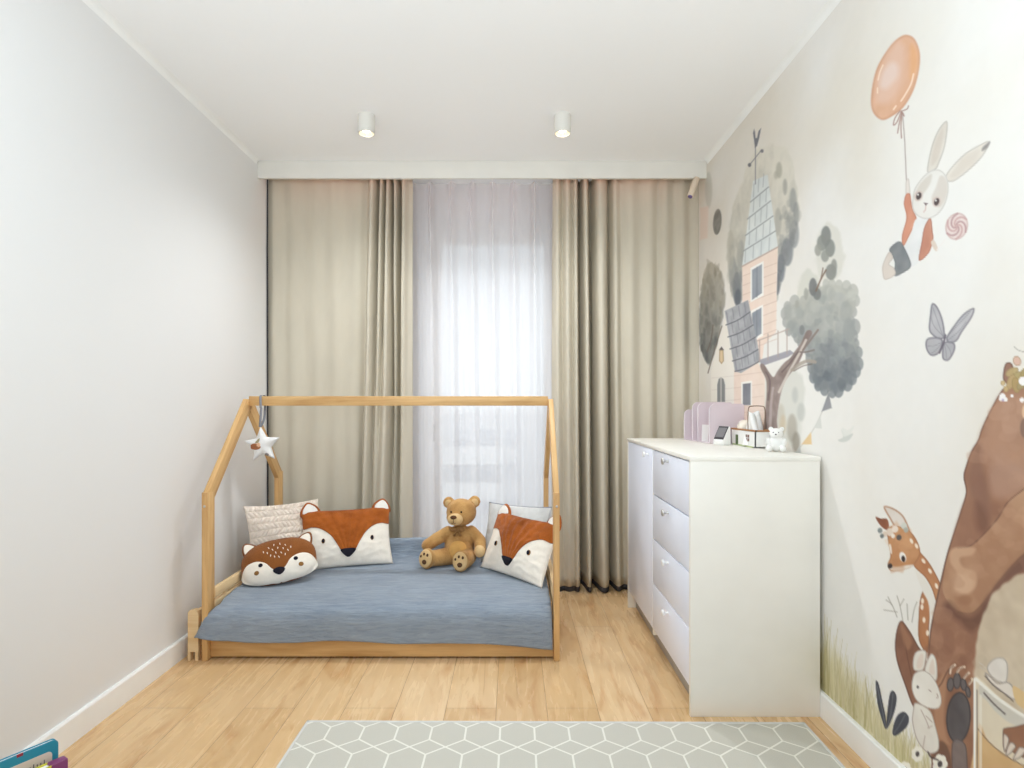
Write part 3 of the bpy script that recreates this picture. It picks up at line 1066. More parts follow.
for sx_ in (-1, 1):
    ck = [(sx_ * x, y) for x, y in [(0.0, -0.60), (0.18, -0.36), (0.34, -0.06), (0.58, 0.08), (0.82, 0.02), (0.96, -0.22), (1.0, -0.50), (0.86, -0.72), (0.55, -0.90), (0.25, -0.96), (0.0, -0.97)]]
    obj('cheek', patch(bmesh.new(), ck, fo2, (sx_ * 0.52, -0.46), 12, 0.0035), M['cream'], root, angle=None)
    for nm, cx_, cy_, rr, mt in (('eye', 0.46, -0.12, 0.058, 'navy'), ('blush', 0.58, -0.40, 0.066, 'tan')):
        e = [(sx_ * cx_ + rr * math.cos(t), cy_ + rr * 1.35 * math.sin(t)) for t in [k * math.pi / 4 for k in range(8)]]
        obj(nm, patch(bmesh.new(), e, fo2, (sx_ * cx_, cy_), 4, 0.0065), M[mt], root, angle=None)
obj('nose', patch(bmesh.new(), [(-0.15, -0.44), (0, -0.36), (0.15, -0.44), (0.12, -0.58), (0, -0.68), (-0.12, -0.58)], fo2, (0, -0.52), 6, 0.008), M['navy'], root, angle=None)
bm = bmesh.new()
sp = [(-.36, .42), (-.22, .56), (-.08, .66), (.08, .66), (.22, .56), (.36, .42), (-.26, .34), (-.12, .44), (.02, .48), (.16, .42), (.28, .30), (-.18, .20), (-.04, .28), (.1, .24), (.2, .14), (-.08, .12), (.03, .08)]
for k, (u, v) in enumerate(sp):
    an = R(100 + 22 * math.sin(k * 2.1))
    e = [(u + 0.012 * math.cos(t) * math.sin(an) + 0.034 * math.sin(t) * math.cos(an), v + 0.050 * math.sin(t) * math.sin(an) - 0.012 * math.cos(t) * math.cos(an)) for t in [j * math.pi / 4 for j in range(8)]]
    patch(bm, e, fo2, (u, v), 2, 0.0035, n=3)
obj('speck_stitching', bm, M['cream'], root, angle=None)
pts = [(-1.0, -0.3), (-0.85, 0.3), (-0.35, 0.85), (0.0, 1.0), (0.40, 0.85), (0.85, 0.30), (1.0, -0.3), (0.5, -0.4), (-0.5, -0.4)]
for sx_ in (-1, 1):
    w_, h_ = 0.040, 0.050
    be, c, th = ear_bm(w_, h_, pts, 0.02)
    m = Matrix.Translation((sx_ * a * 0.74, b * 1.72, -0.002)) @ Matrix.Rotation(R(-sx_ * 34), 4, 'Z')
    er = obj('ear', be, M['brown'], root, matrix=m, angle=None)
    obj('inner_ear', inner_ear_bm(w_, h_, pts, th), M['cream'], er, angle=None)

# ------------------------------------------------------------------ teddy bear
tb = tag(empty('teddy_bear', mat=Matrix.Translation((-0.303, 3.345, BZ - 0.004))), 'honey brown plush teddy bear sitting on the blue blanket', 'teddy bear')
def chain(bm, pts, rs, n=12):
    for (p, r), (q, s) in zip(zip(pts, rs), zip(pts[1:], rs[1:])):
        for k in range(n + 1):
            t = k / n
            c = [p[i] + (q[i] - p[i]) * t for i in range(3)]
            rr = r + (s - r) * t
            ell(bm, c, (rr, rr, rr), 14, 10)
def fuzzy(o, vox, sm=6, st=0.005):
    md = o.modifiers.new('one_skin', 'REMESH'); md.mode = 'VOXEL'; md.voxel_size = vox; md.use_smooth_shade = True
    md = o.modifiers.new('soften', 'SMOOTH'); md.iterations = sm; md.factor = 0.5
    if st:
        tx = bpy.data.textures.get('fur') or bpy.data.textures.new('fur', 'CLOUDS')
        tx.noise_scale = 0.008; tx.noise_depth = 2
        md = o.modifiers.new('nap', 'DISPLACE'); md.texture = tx; md.strength = st; md.texture_coords = 'LOCAL'; md.mid_level = 0.5
    return o
bm = bmesh.new()
ell(bm, (0, 0, 0.105), (0.086, 0.072, 0.105))
ell(bm, (0.004, -0.012, 0.16), (0.068, 0.058, 0.07))
ell(bm, (0, -0.020, 0.085), (0.084, 0.072, 0.075))
rh = Matrix.Rotation(R(-16), 3, 'Z')
HC = Vector((0.014, -0.022, 0.302))
ell(bm, HC, (0.086, 0.076, 0.077), 24, 16)
ell(bm, HC + Vector((-0.012, -0.036, -0.022)), (0.070, 0.048, 0.050))
chain(bm, [(-0.062, -0.012, 0.185), (-0.125, -0.03, 0.150), (-0.178, -0.045, 0.118)], [0.036, 0.036, 0.033])
chain(bm, [(0.070, -0.012, 0.188), (0.120, -0.030, 0.140), (0.124, -0.070, 0.100)], [0.036, 0.035, 0.033])
chain(bm, [(-0.045, -0.03, 0.055), (-0.11, -0.075, 0.056), (-0.158, -0.105, 0.056)], [0.050, 0.046, 0.044])
chain(bm, [(0.050, -0.04, 0.055), (0.045, -0.11, 0.055), (0.030, -0.150, 0.056)], [0.052, 0.046, 0.044])
FL = (Vector((-0.168, -0.118, 0.062)), Vector((-0.42, -0.85, 0.22)).normalized(), 0.0)
FR_ = (Vector((0.024, -0.172, 0.062)), Vector((-0.18, -0.95, 0.2)).normalized(), 0.0)
def foot_rot(nrm):
    """columns: x across the sole, y up the sole, z out of it"""
    z = nrm; x = Vector((0, 0, 1)).cross(z).normalized(); y = z.cross(x).normalized()
    return Matrix((x, y, z)).transposed()
for c_, n_, _ in (FL, FR_):
    ell(bm, c_, (0.048, 0.058, 0.026), 20, 14, foot_rot(n_))
er_pos = [(Vector((-0.060, 0.004, 0.352)), -22), (Vector((0.088, 0.004, 0.358)), 26)]
for p, an in er_pos:
    ell(bm, p, (0.035, 0.017, 0.035))
fuzzy(obj('body', bm, M['bear'], tb, angle=None), 0.0055)
# muzzle, nose, mouth, eyes
mz = HC + Vector((-0.028, -0.082, -0.026))
bm = bmesh.new(); ell(bm, mz, (0.044, 0.034, 0.034), 24, 16)
mzo = fuzzy(obj('muzzle', bm, M['bear_pale'], tb, angle=None), 0.004, 3, 0.002)
bm = bmesh.new(); ell(bm, mz + Vector((-0.006, -0.030, 0.017)), (0.018, 0.010, 0.011), 18, 12)
obj('nose', bm, M['bear_dark'], mzo)
bm = bmesh.new()
mc = mz + Vector((-0.006, -0.0345, 0.0))
tube(bm, [mc + Vector((0, -0.002, 0.008)), mc + Vector((0, -0.001, -0.006)), mc + Vector((0, 0.001, -0.012))], 0.0016, 6)
tube(bm, [mc + Vector((-0.013, 0.004, -0.014)), mc + Vector((-0.006, 0.001, -0.016)), mc + Vector((0, 0.001, -0.012)), mc + Vector((0.006, 0.001, -0.016)), mc + Vector((0.013, 0.003, -0.014))], 0.0015, 6)
obj('mouth_stitch', bm, M['bear_dark'], mzo)
for p in (HC + Vector((-0.052, -0.063, 0.012)), HC + Vector((0.006, -0.077, 0.014))):
    bm = bmesh.new(); ell(bm, p, (0.0058, 0.0045, 0.0058), 14, 10)
    obj('eye', bm, plain('brown_eye', (52, 36, 26), 0.2), tb)
for (p, an) in er_pos:
    bm = bmesh.new(); ell(bm, p + Vector((0, -0.013, -0.003)), (0.022, 0.007, 0.022), 18, 12)
    obj('inner_ear', bm, M['bear_pale'], tb)
# hands: paler paws
bm = bmesh.new(); ell(bm, (0.122, -0.082, 0.094), (0.032, 0.031, 0.036), 18, 12)
fuzzy(obj('paw', bm, M['bear_pale'], tb, angle=None), 0.005, 3, 0.002)
bm = bmesh.new(); ell(bm, (0.0, -0.062, 0.088), (0.056, 0.034, 0.062), 22, 14)
fuzzy(obj('tummy', bm, fabric('honey_felt', (214, 166, 98), 0.06, 40, 300, 0.5), tb, angle=None), 0.005, 3, 0.002)
for c_, n_, _ in (FL, FR_):
    rot = foot_rot(n_)
    bm = bmesh.new(); ell(bm, c_ + n_ * 0.016, (0.041, 0.050, 0.013), 22, 14, rot)
    so = obj('sole', bm, M['bear_pale'], tb)
    for dx, dy, rx, ry in ((0.002, -0.018, 0.015, 0.014), (-0.024, 0.010, 0.0062, 0.0075), (-0.005, 0.024, 0.0066, 0.0085), (0.017, 0.020, 0.0066, 0.0085)):
        bm = bmesh.new(); ell(bm, c_ + n_ * 0.0265 + rot @ Vector((dx, dy, 0)), (rx, ry, 0.005), 14, 10, rot)
        obj('paw_pad', bm, M['bear_dark'], so)
# bow at the neck
bm = bmesh.new()
bc = Vector((-0.004, -0.078, 0.214))
ell(bm, bc, (0.009, 0.007, 0.010), 14, 10)
for s in (-1, 1):
    ell(bm, bc + Vector((s * 0.021, 0.002, 0.001)), (0.020, 0.008, 0.013), 16, 10, Matrix.Rotation(R(s * 12), 3, 'Y'))
    tube(bm, [bc, bc + Vector((s * 0.012, -0.002, -0.018)), bc + Vector((s * 0.018, 0.0, -0.036))], [0.005, 0.007, 0.008], 8)
obj('neck_bow', bm, fabric('brown_organza', (150, 112, 70), 0.1, 60, 300, 0.3), tb)

# ------------------------------------------------------------------ hanging star
yb = (BY0 + BY1) / 2
sc_ = at(262.5, 445, yb - 0.02)
st = tag(empty('star_ornament', sc_), 'white padded star hanging from the ridge beam on a grey ribbon', 'ornament')
def starf(u, v, off=0.0, side=1):
    return (u, side * off, v)
ol = []
for k in range(10):
    an = R(96 + 36 * k); r_ = 0.098 if k % 2 == 0 else 0.048
    ol.append((r_ * math.cos(an), r_ * math.sin(an)))
dense = []
for i, p in enumerate(ol):
    q = ol[(i + 1) % 10]
    for k in range(6):
        dense.append((p[0] + (q[0] - p[0]) * k / 6, p[1] + (q[1] - p[1]) * k / 6))
def starz(t): return 0.022 * math.sqrt(max(0, 1 - t ** 2.4))
bm = bmesh.new()
for sgn in (-1, 1):
    cv = bm.verts.new((0, sgn * 0.022, 0)); prev = None
    for k in range(1, 11):
        t = k / 10
        ring = [bm.verts.new((p[0] * t, sgn * starz(t), p[1] * t)) for p in dense]
        for i in range(len(ring)):
            j = (i + 1) % len(ring)
            if prev is None: bm.faces.new((cv, ring[i], ring[j]))
            else: bm.faces.new((prev[i], ring[i], ring[j], prev[j]))
        prev = ring
bmesh.ops.remove_doubles(bm, verts=bm.verts[:], dist=1e-5)
so = obj('star', bm, M['star'], st, angle=None)
def on_star(u, v, off=0.0):
    r = math.hypot(u, v); an = (math.degrees(math.atan2(v, u)) - 96) % 72
    an = min(an, 72 - an)
    # radius of the outline in this direction
    A = Vector((0.098, 0)); Bq = Vector((0.048 * math.cos(R(36)), 0.048 * math.sin(R(36))))
    d_ = Vector((math.cos(R(an)), math.sin(R(an))))
    e = Bq - A
    den = d_.x * e.y - d_.y * e.x
    ro = (A.x * e.y - A.y * e.x) / den if abs(den) > 1e-9 else 0.098
    return (u, -(starz(min(1, r / ro)) + off), v)
for nm, poly, mt in (
        ('printed_fox', [(-0.062, -0.012), (-0.050, 0.004), (-0.028, 0.010), (-0.008, 0.004), (0.0, -0.010), (-0.012, -0.021), (-0.038, -0.024), (-0.056, -0.021)], plain('print_brown', (170, 110, 74), 0.8)),
        ('printed_fox_face', [(-0.022, 0.006), (-0.012, 0.014), (-0.002, 0.006), (-0.006, -0.008), (-0.018, -0.008)], plain('print_peach', (232, 190, 156), 0.8)),
        ('printed_leaf', [(-0.030, 0.014), (-0.018, 0.030), (-0.006, 0.036), (-0.008, 0.022), (-0.018, 0.012)], plain('print_olive', (166, 160, 128), 0.8)),
        ('printed_mouse', [(0.018, -0.046), (0.028, -0.040), (0.040, -0.046), (0.036, -0.055), (0.022, -0.055)], plain('print_grey', (150, 142, 146), 0.8))):
    obj(nm, patch(bmesh.new(), poly, on_star, None, 4, 0.0015, n=4), mt, so, angle=None)
# ribbon over the beam
top = Vector((0, 0.02, 0)) + Vector((0.0, 0, ZA - sc_.z))
bm = bmesh.new()
def strip(pts, wv):
    w = Vector(wv)
    pr = None
    for p in pts:
        p = Vector(p)
        c_ = (bm.verts.new(p - w), bm.verts.new(p + w))
        if pr: bm.faces.new((pr[0], pr[1], c_[1], c_[0]))
        pr = c_
zt = ZA - sc_.z
strip(crom([(-0.012, -0.004, 0.094), (-0.006, -0.008, 0.15), (-0.004, -0.008, 0.19), (-0.006, -0.008, zt - 0.06), (-0.008, -0.007, zt - 0.01), (-0.008, 0.0, zt + 0.003), (-0.008, 0.02, zt + 0.004), (-0.008, 0.04, zt + 0.003), (-0.008, 0.047, zt - 0.01), (-0.006, 0.047, zt - 0.052), (0.0, 0.03, 0.19), (0.006, 0.008, 0.14), (-0.010, 0.002, 0.094)], 5), (0.006, 0, 0))
solid(obj('ribbon', bm, M['ribbon'], st, angle=None), 0.0015, 0)

# ------------------------------------------------------------------ dresser
DX0, DX1, DY0, DY1, DZ = 0.664, 1.147, 2.166, 3.346, 0.9685
dr = tag(empty('dresser', ((DX0 + DX1) / 2, (DY0 + DY1) / 2, 0)), 'white dresser with pale grey door and four drawers against the mural wall', 'dresser')
DL = Vector(dr.location)
def db(name, b_, mat, parent=dr, bev=0.0015):
    o_ = (b_[0] - DL.x, b_[1] - DL.x, b_[2] - DL.y, b_[3] - DL.y, b_[4], b_[5])
    return boxo(name, o_, mat, parent, bev)
P = 0.018
db('side_panel', (DX0, DX1, DY0, DY0 + P, 0, DZ - 0.016), M['cab'])
db('side_panel', (DX0, DX1, DY1 - P, DY1, 0, DZ - 0.016), M['cab'])
YD = 2.752
db('partition', (DX0 + 0.003, DX1 - 0.01, YD - 0.009, YD + 0.009, 0.075, DZ - 0.018), M['cab'])
db('bottom', (DX0 + 0.02, DX1 - 0.01, DY0 + P, DY1 - P, 0.078, 0.096), M['cab'])
db('back', (DX1 - 0.012, DX1, DY0 + P, DY1 - P, 0.02, DZ - 0.018), M['cab'])
db('plinth', (DX0 + 0.045, DX0 + 0.06, DY0 + P, DY1 - P, 0.0, 0.078), M['plinth'])
db('top', (DX0 - 0.002, DX1 + 0.002, DY0 - 0.002, DY1 + 0.002, DZ - 0.016, DZ), M['cab'], bev=0.0015)
def knob(parent, y, z, mat):
    bm = bmesh.new()
    lathe(bm, [(0.0, 0.0), (0.007, 0.0), (0.0055, 0.003), (0.0045, 0.012), (0.006, 0.017), (0.0135, 0.020), (0.0145, 0.024), (0.0125, 0.028), (0.0, 0.029)], 24, cap=False)
    m = Matrix.Translation((DX0 - DL.x + 0.001, y - DL.y, z)) @ Matrix.Rotation(R(-90), 4, 'Y')
    obj('knob', bm, mat, parent, matrix=m)
g = 0.003
zs = [0.104, 0.320, 0.532, 0.741, 0.950]
ky = 2.477
for k in range(4):
    d_ = db('drawer', (DX0 + 0.001, DX0 + 0.019, DY0 + P + g, YD - 0.009 + 0.006 - g, zs[k] + g / 2 + 0.001, zs[k + 1] - g / 2 - 0.001), M['cabfront'])
    knob(d_, ky, (0.276, 0.489, 0.702, 0.921)[k], M['knobw'] if k < 2 else M['nickel'])
d_ = db('door', (DX0 + 0.001, DX0 + 0.019, YD + 0.003 + g, DY1 - P - g, zs[0], zs[4]), M['cabfront'])
knob(d_, 2.835, 0.921, M['knobw'])

# ------------------------------------------------------------------ things on the dresser
Z0 = DZ + 0.0006
# lilac organiser with upright plates
og = tag(empty('desk_organizer', (1.03, 3.05, Z0)), 'lilac upright file organizer with rounded plates, farthest on the dresser top', 'organizer')
OL = Vector(og.location)
dv = Vector((1.0, 0.03, 0)).normalized()
starts = [((0.948, 3.205), 0.166), ((0.968, 3.125), 0.206), ((0.972, 3.045), 0.204), ((0.978, 2.885), 0.197)]
for k, ((x, y), h_) in enumerate(starts):
    L_ = min(0.185, (XR - 0.012 - x) / dv.x)
    pr = [(0, 0.004)]
    rr = 0.030
    for an in (180, 165, 150, 135, 120, 105, 90):
        pr.append((rr + rr * math.cos(R(an)), h_ - rr + rr * math.sin(R(an))))
    for an in (90, 60, 30, 0):
        pr.append((L_ - 0.012 + 0.012 * math.cos(R(an)), h_ - 0.012 + 0.012 * math.sin(R(an))))
    pr.append((L_, 0.004))
    n_ = Vector((-dv.y, dv.x, 0)) * 0.005
    bm = bmesh.new()
    A_ = [bm.verts.new(Vector((x, y, Z0 + h)) + dv * l - OL + n_) for l, h in pr]
    B_ = [bm.verts.new(Vector((x, y, Z0 + h)) + dv * l - OL - n_) for l, h in pr]
    bm.faces.new(A_); bm.faces.new(B_[::-1])
    for i in range(len(pr)):
        j = (i + 1) % len(pr); bm.faces.new((A_[i], B_[i], B_[j], A_[j]))
    po = obj('plate', bm, [M['lilac'], M['lilac_edge']], og, smooth=False)
    for pf in po.data.polygons:
        pf.material_index = 0 if len(pf.vertices) > 4 else 1
bm = bmesh.new()
c0, c1 = Vector((0.950, 3.208, 0)), Vector((0.980, 2.882, 0))
q_ = [c0, c1, c1 + dv * 0.15, c0 + dv * 0.15]
lo = [bm.verts.new(Vector((p.x, p.y, Z0)) - OL) for p in q_]; hi = [bm.verts.new(Vector((p.x, p.y, Z0 + 0.004)) - OL) for p in q_]
bm.faces.new(lo); bm.faces.new(hi)
for i in range(4):
    bm.faces.new((lo[i], lo[(i + 1) % 4], hi[(i + 1) % 4], hi[i]))
obj('tray', bm, M['lilac'], og, smooth=False)
# white card leaning in it
cd = tag(empty('card', (0.986, 2.975, Z0 + 0.0045)), 'small white card standing in the lilac organizer', 'card')
plank('sheet', (0.0, 0, 0.0), (0.004, 0.004, 0.086), dv, 0.034, 0.001, M['paper'], cd, 0)

# device with a dark screen
dm = tag(empty('digital_monitor', mat=Matrix.Translation((1.012, 2.80, Z0)) @ Matrix.Rotation(R(-64), 4, 'Z') @ Matrix.Diagonal((0.72, 0.66, 1.15, 1))), 'small white device with a tilted dark screen in front of the organizer', 'monitor')
bm = bmesh.new()
pr = [(-0.040, 0.0), (0.030, 0.0), (0.034, 0.008), (0.030, 0.070), (0.024, 0.078), (0.016, 0.076), (-0.038, 0.022), (-0.044, 0.012)]
A_ = [bm.verts.new((-0.045, y, z)) for y, z in pr]; B_ = [bm.verts.new((0.045, y, z)) for y, z in pr]
bm.faces.new(A_); bm.faces.new(B_[::-1])
for i in range(len(pr)):
    j = (i + 1) % len(pr); bm.faces.new((A_[i], B_[i], B_[j], A_[j]))
bmesh.ops.bevel(bm, geom=bm.edges[:], offset=0.003, segments=2, affect='EDGES')
obj('stand', bm, M['white'], dm, angle=35)
sd = Vector((0, 0.054, 0.054)).normalized()
def scr(nm, hw, a_, b_, off, mat, par):
    bm = bmesh.new()
    nrm = Vector((0, -1, 1)).normalized()
    base = Vector((0, -0.038, 0.022)) + nrm * off
    c_ = [base + sd * a_ + Vector((-hw, 0, 0)), base + sd * a_ + Vector((hw, 0, 0)), base + sd * b_ + Vector((hw, 0, 0)), base + sd * b_ + Vector((-hw, 0, 0))]
    lo = [bm.verts.new(p) for p in c_]; hi = [bm.verts.new(p + nrm * 0.002) for p in c_]
    bm.faces.new(lo[::-1]); bm.faces.new(hi)
    for i in range(4):
        bm.faces.new((lo[i], lo[(i + 1) % 4], hi[(i + 1) % 4], hi[i]))
    return obj(nm, bm, mat, par, smooth=False)
s_ = scr('bezel', 0.041, 0.002, 0.076, 0.0, M['screen_rim'], dm)
scr('screen', 0.035, 0.012, 0.066, 0.0018, plain('screen_glass', (128, 126, 128), 0.15), s_)

# little house caddy
cb = tag(empty('house_caddy', (1.118, 2.715, Z0)), 'white house-shaped caddy with a wooden rim, handle and painted green door', 'caddy')
hx, hy, hz = 0.042, 0.138, 0.072
bm = bmesh.new()
for b_ in ((-hx, -hx + 0.006, -hy, hy, 0, hz), (hx - 0.006, hx, -hy, hy, 0, hz), (-hx, hx, -hy, -hy + 0.006, 0, hz), (-hx, hx, hy - 0.006, hy, 0, hz), (-hx, hx, -hy, hy, 0, 0.006)):
    box(bm, *b_, bev=0.001)
obj('box', bm, M['white'], cb, angle=40)
bm = bmesh.new()
e = 0.003
for b_ in ((-hx - e, -hx + 0.009, -hy - e, hy + e, hz, hz + 0.008), (hx - 0.009, hx + 0.001, -hy - e, hy + e, hz, hz + 0.008), (-hx, hx, -hy - e, -hy + 0.009, hz, hz + 0.008), (-hx, hx, hy - 0.009, hy + e, hz, hz + 0.008)):
    box(bm, *b_, bev=0.0015)
obj('rim', bm, M['caddy_rim'], cb, angle=40)
boxo('painted_door', (-hx - 0.0015, -hx + 0.001, 0.055, 0.082, 0.004, 0.050), M['green'], cb, 0)
wn_ = boxo('painted_window', (-hx - 0.0015, -hx + 0.001, -0.075, -0.038, 0.026, 0.056), plain('brown_paint', (130, 100, 90), 0.6), cb, 0)
boxo('glazing_bar', (-hx - 0.0022, -hx + 0.001, -0.0580, -0.0555, 0.026, 0.056), M['white'], wn_, 0)
boxo('glazing_bar', (-hx - 0.0022, -hx + 0.001, -0.075, -0.038, 0.040, 0.0425), M['white'], wn_, 0)
boxo('painted_grass', (-hx - 0.0012, -hx + 0.001, -0.12, 0.12, 0.0, 0.006), plain('pale_green_paint', (190, 200, 150), 0.6), cb, 0)
bm = bmesh.new()
tube(bm, crom([(-hx + 0.003, -0.055, hz), (-hx + 0.002, -0.055, 0.14), (-hx + 0.006, -0.055, 0.178), (-hx + 0.02, -0.055, 0.186), (hx - 0.02, -0.055, 0.186), (hx - 0.006, -0.055, 0.178), (hx - 0.003, -0.055, 0.14), (hx - 0.004, -0.055, hz)], 5), 0.0024, 8)
obj('handle', bm, M['handle'], cb)
# ball and tissue in the caddy
bm = bmesh.new(); bmesh.ops.create_uvsphere(bm, u_segments=32, v_segments=20, radius=0.037)
o = obj('ball', bm, M['wball']); o.location = (1.112, 2.775, Z0 + 0.084)
tag(o, 'cream ball resting in the far end of the house caddy', 'ball')
bm = bmesh.new()
def tis(u, v):
    an = 2 * math.pi * u
    r_ = (0.036 * (1 - v) + 0.010) * (1 + 0.35 * math.sin(an * 3 + v * 2)) * (1 + 0.5 * v * v * v) + 0.010 * v ** 3 * (1 + math.sin(2 * an))
    return (r_ * math.cos(an) * 0.95 - 0.006 * v, r_ * math.sin(an) * 1.1 + 0.028 * v, 0.006 + 0.148 * v + 0.010 * v * math.sin(an * 2 + 1))
grid_bm(tis, 48, 24, bm, True)
o = obj('paper_tissue', bm, M['paper'], angle=None); o.location = (1.116, 2.655, Z0 + 0.0005)
tag(solid(o, 0.0012), 'crumpled white paper tissue standing up out of the house caddy', 'tissue')

# small ceramic bear
cbm = tag(empty('bear_figurine', mat=Matrix.Translation((1.088, 2.395, Z0)) @ Matrix.Rotation(R(-28), 4, 'Z')), 'small white ceramic bear figurine at the near end of the dresser top', 'figurine')
bm = bmesh.new()
ell(bm, (0, 0, 0.034), (0.030, 0.026, 0.034)); ell(bm, (0, -0.004, 0.074), (0.027, 0.024, 0.023))
for s in (-1, 1):
    ell(bm, (s * 0.021, 0.0, 0.093), (0.0095, 0.006, 0.0095)); ell(bm, (s * 0.030, -0.010, 0.040), (0.011, 0.013, 0.017))
    ell(bm, (s * 0.026, -0.026, 0.014), (0.014, 0.018, 0.0138))
ell(bm, (0, -0.026, 0.069), (0.012, 0.009, 0.009))
fuzzy(obj('body', bm, M['ceramic'], cbm, angle=None), 0.0024, 2, 0)
bm = bmesh.new(); ell(bm, (0, -0.035, 0.072), (0.0042, 0.003, 0.0032), 12, 8); obj('nose', bm, M['black_ink'], cbm)
for s in (-1, 1):
    bm = bmesh.new(); ell(bm, (s * 0.010, -0.0272, 0.080), (0.0022, 0.0018, 0.0024), 10, 8); obj('eye', bm, M['black_ink'], cbm)

# ------------------------------------------------------------------ children's books
dvec = Vector((-0.525, -0.851, 0)).normalized(); nvec = Vector((0.851, -0.525, 0)).normalized()
def book_matrix(corner):
    """x along the top edge from the far corner, y out of the cover, z up"""
    m = Matrix.Identity(4)
    for i in range(3):
        m[i][0], m[i][1], m[i][2], m[i][3] = dvec[i], nvec[i], (0, 0, 1)[i], corner[i]
    return m
def rounded(bm, x0, x1, z0, z1, y0, y1, r_):
    pr = []
    for cx_, cz, a0 in ((x1 - r_, z1 - r_, 0), (x0 + r_, z1 - r_, 90), (x0 + r_, z0 + r_, 180), (x1 - r_, z0 + r_, 270)):
        for k in range(5):
            an = R(a0 + 22.5 * k); pr.append((cx_ + r_ * math.cos(an), cz + r_ * math.sin(an)))
    A_ = [bm.verts.new((x, y0, z)) for x, z in pr]; B_ = [bm.verts.new((x, y1, z)) for x, z in pr]
    bm.faces.new(A_); bm.faces.new(B_[::-1])
    for i in range(len(pr)):
        j = (i + 1) % len(pr); bm.faces.new((A_[i], B_[i], B_[j], A_[j]))
    return bm
bk = tag(empty('picture_book', mat=book_matrix((-1.2, 1.538, 0))), 'upright teal board book with rounded corners beside the white wall', 'book', 'books by the white wall')
hB = 0.282
bm = rounded(bmesh.new(), 0, 0.22, 0, hB, -0.012, -0.008, 0.012); obj('cover', bm, M['teal'], bk, smooth=False)
bm = rounded(bmesh.new(), 0.002, 0.218, 0.002, hB - 0.002, -0.008, -0.001, 0.011); obj('page_block', bm, M['paper'], bk, smooth=False)
bm = rounded(bmesh.new(), 0, 0.22, 0, hB, -0.001, 0.003, 0.012); fc = obj('cover', bm, M['teal'], bk, smooth=False)
bm = rounded(bmesh.new(), 0.014, 0.205, 0.014, hB - 0.024, 0.003, 0.0036, 0.010); obj('cover_picture', bm, M['page'], fc, smooth=False)
bm = bmesh.new()
x = 0.030
for k, h_ in enumerate((0.012, 0.008, 0.008, 0.012, 0.008, 0.009, 0.012, 0.008)):
    box(bm, x, x + 0.0022, 0.0036, 0.0041, hB - 0.052, hB - 0.052 + h_)
    box(bm, x + 0.001, x + 0.005, 0.0036, 0.0041, hB - 0.052, hB - 0.0502)
    x += 0.0075
obj('lettering', bm, M['black_ink'], fc, smooth=False)
bm = bmesh.new(); box(bm, 0.075, 0.088, -0.0005, 0.0034, hB - 0.006, hB + 0.0004); obj('red_mark', bm, M['red'], fc, smooth=False)
bk = tag(empty('storybook', mat=book_matrix((-1.2 + nvec.x * 0.042, 1.538 + nvec.y * 0.042, 0))), 'purple and yellow storybook standing in front of the teal book', 'book', 'books by the white wall')
h2 = 0.243
bm = rounded(bmesh.new(), 0, 0.20, 0, h2, -0.016, -0.013, 0.004); obj('cover', bm, M['yellow'], bk, smooth=False)
bm = bmesh.new(); box(bm, 0.002, 0.196, -0.013, 0.006, 0.003, h2 - 0.004); obj('page_block', bm, M['paper'], bk, smooth=False)
bm = rounded(bmesh.new(), 0, 0.20, 0, h2, 0.006, 0.009, 0.004); obj('cover', bm, M['yellow'], bk, smooth=False)
bm = bmesh.new(); box(bm, -0.004, 0.034, -0.0168, 0.0098, 0.0, h2 + 0.001, 0.003); obj('spine', bm, M['purple'], bk)

SKY, DAY, LED, SPOT, EXPO = 0.66, 215.0, 0.35, 34.0, 0.39
FILL_COL, TOP, BOUNCE_FILL = (0.76, 0.905, 1.0), 4.5, 25.0      # added fill lights out of view, with no fixtures in the room
# ------------------------------------------------------------------ the mural wallpaper
# Painted as colour on a fine sheet of wall; outlines were measured on the wall and are kept as photo pixels, turned into
# wall metres by WY / WZ below.
ys = [1.02]
while ys[-1] < YB:
    y = ys[-1]
    ys.append(y + min(0.0085, max(0.0026, 0.8 * y * y / (F * XR))))
ys = np.array(ys); ys[-1] = YB
zs_ = np.linspace(0.0, ZC, 800)
GY, GZ = np.meshgrid(ys, zs_)
PX = HX + F * XR / GY
PY = HY - F * (GZ - EYE) / GY
PXc = PX[0]
def hash2(ix, iy, s):
    n = (ix * 374761393 + iy * 668265263 + s * 1442695041) & 0xffffffff
    n = ((n ^ (n >> 13)) * 1274126177) & 0xffffffff
    return ((n ^ (n >> 16)) & 0xffff) / 65535.0
def vnoise(sy, sz, s, Y=None, Z=None):
    Y = GY if Y is None else Y; Z = GZ if Z is None else Z
    a = Y / sy; b_ = Z / sz
    ia = np.floor(a).astype(np.int64); ib = np.floor(b_).astype(np.int64)
    fa = a - ia; fb = b_ - ib
    fa = fa * fa * (3 - 2 * fa); fb = fb * fb * (3 - 2 * fb)
    return (hash2(ia, ib, s) * (1 - fa) + hash2(ia + 1, ib, s) * fa) * (1 - fb) + (hash2(ia, ib + 1, s) * (1 - fa) + hash2(ia + 1, ib + 1, s) * fa) * fb
def fb(sc, s, oct=3):
    t = 0; w = 0; k = 1.0
    for o in range(oct):
        t = t + k * vnoise(sc / 2 ** o, sc / 2 ** o, s + o); w += k; k *= 0.5
    return t / w
N_BIG, N_MID, N_FINE = fb(0.55, 11), fb(0.16, 23), fb(0.035, 37, 2)
WASH = 0.55 * N_MID + 0.45 * N_FINE

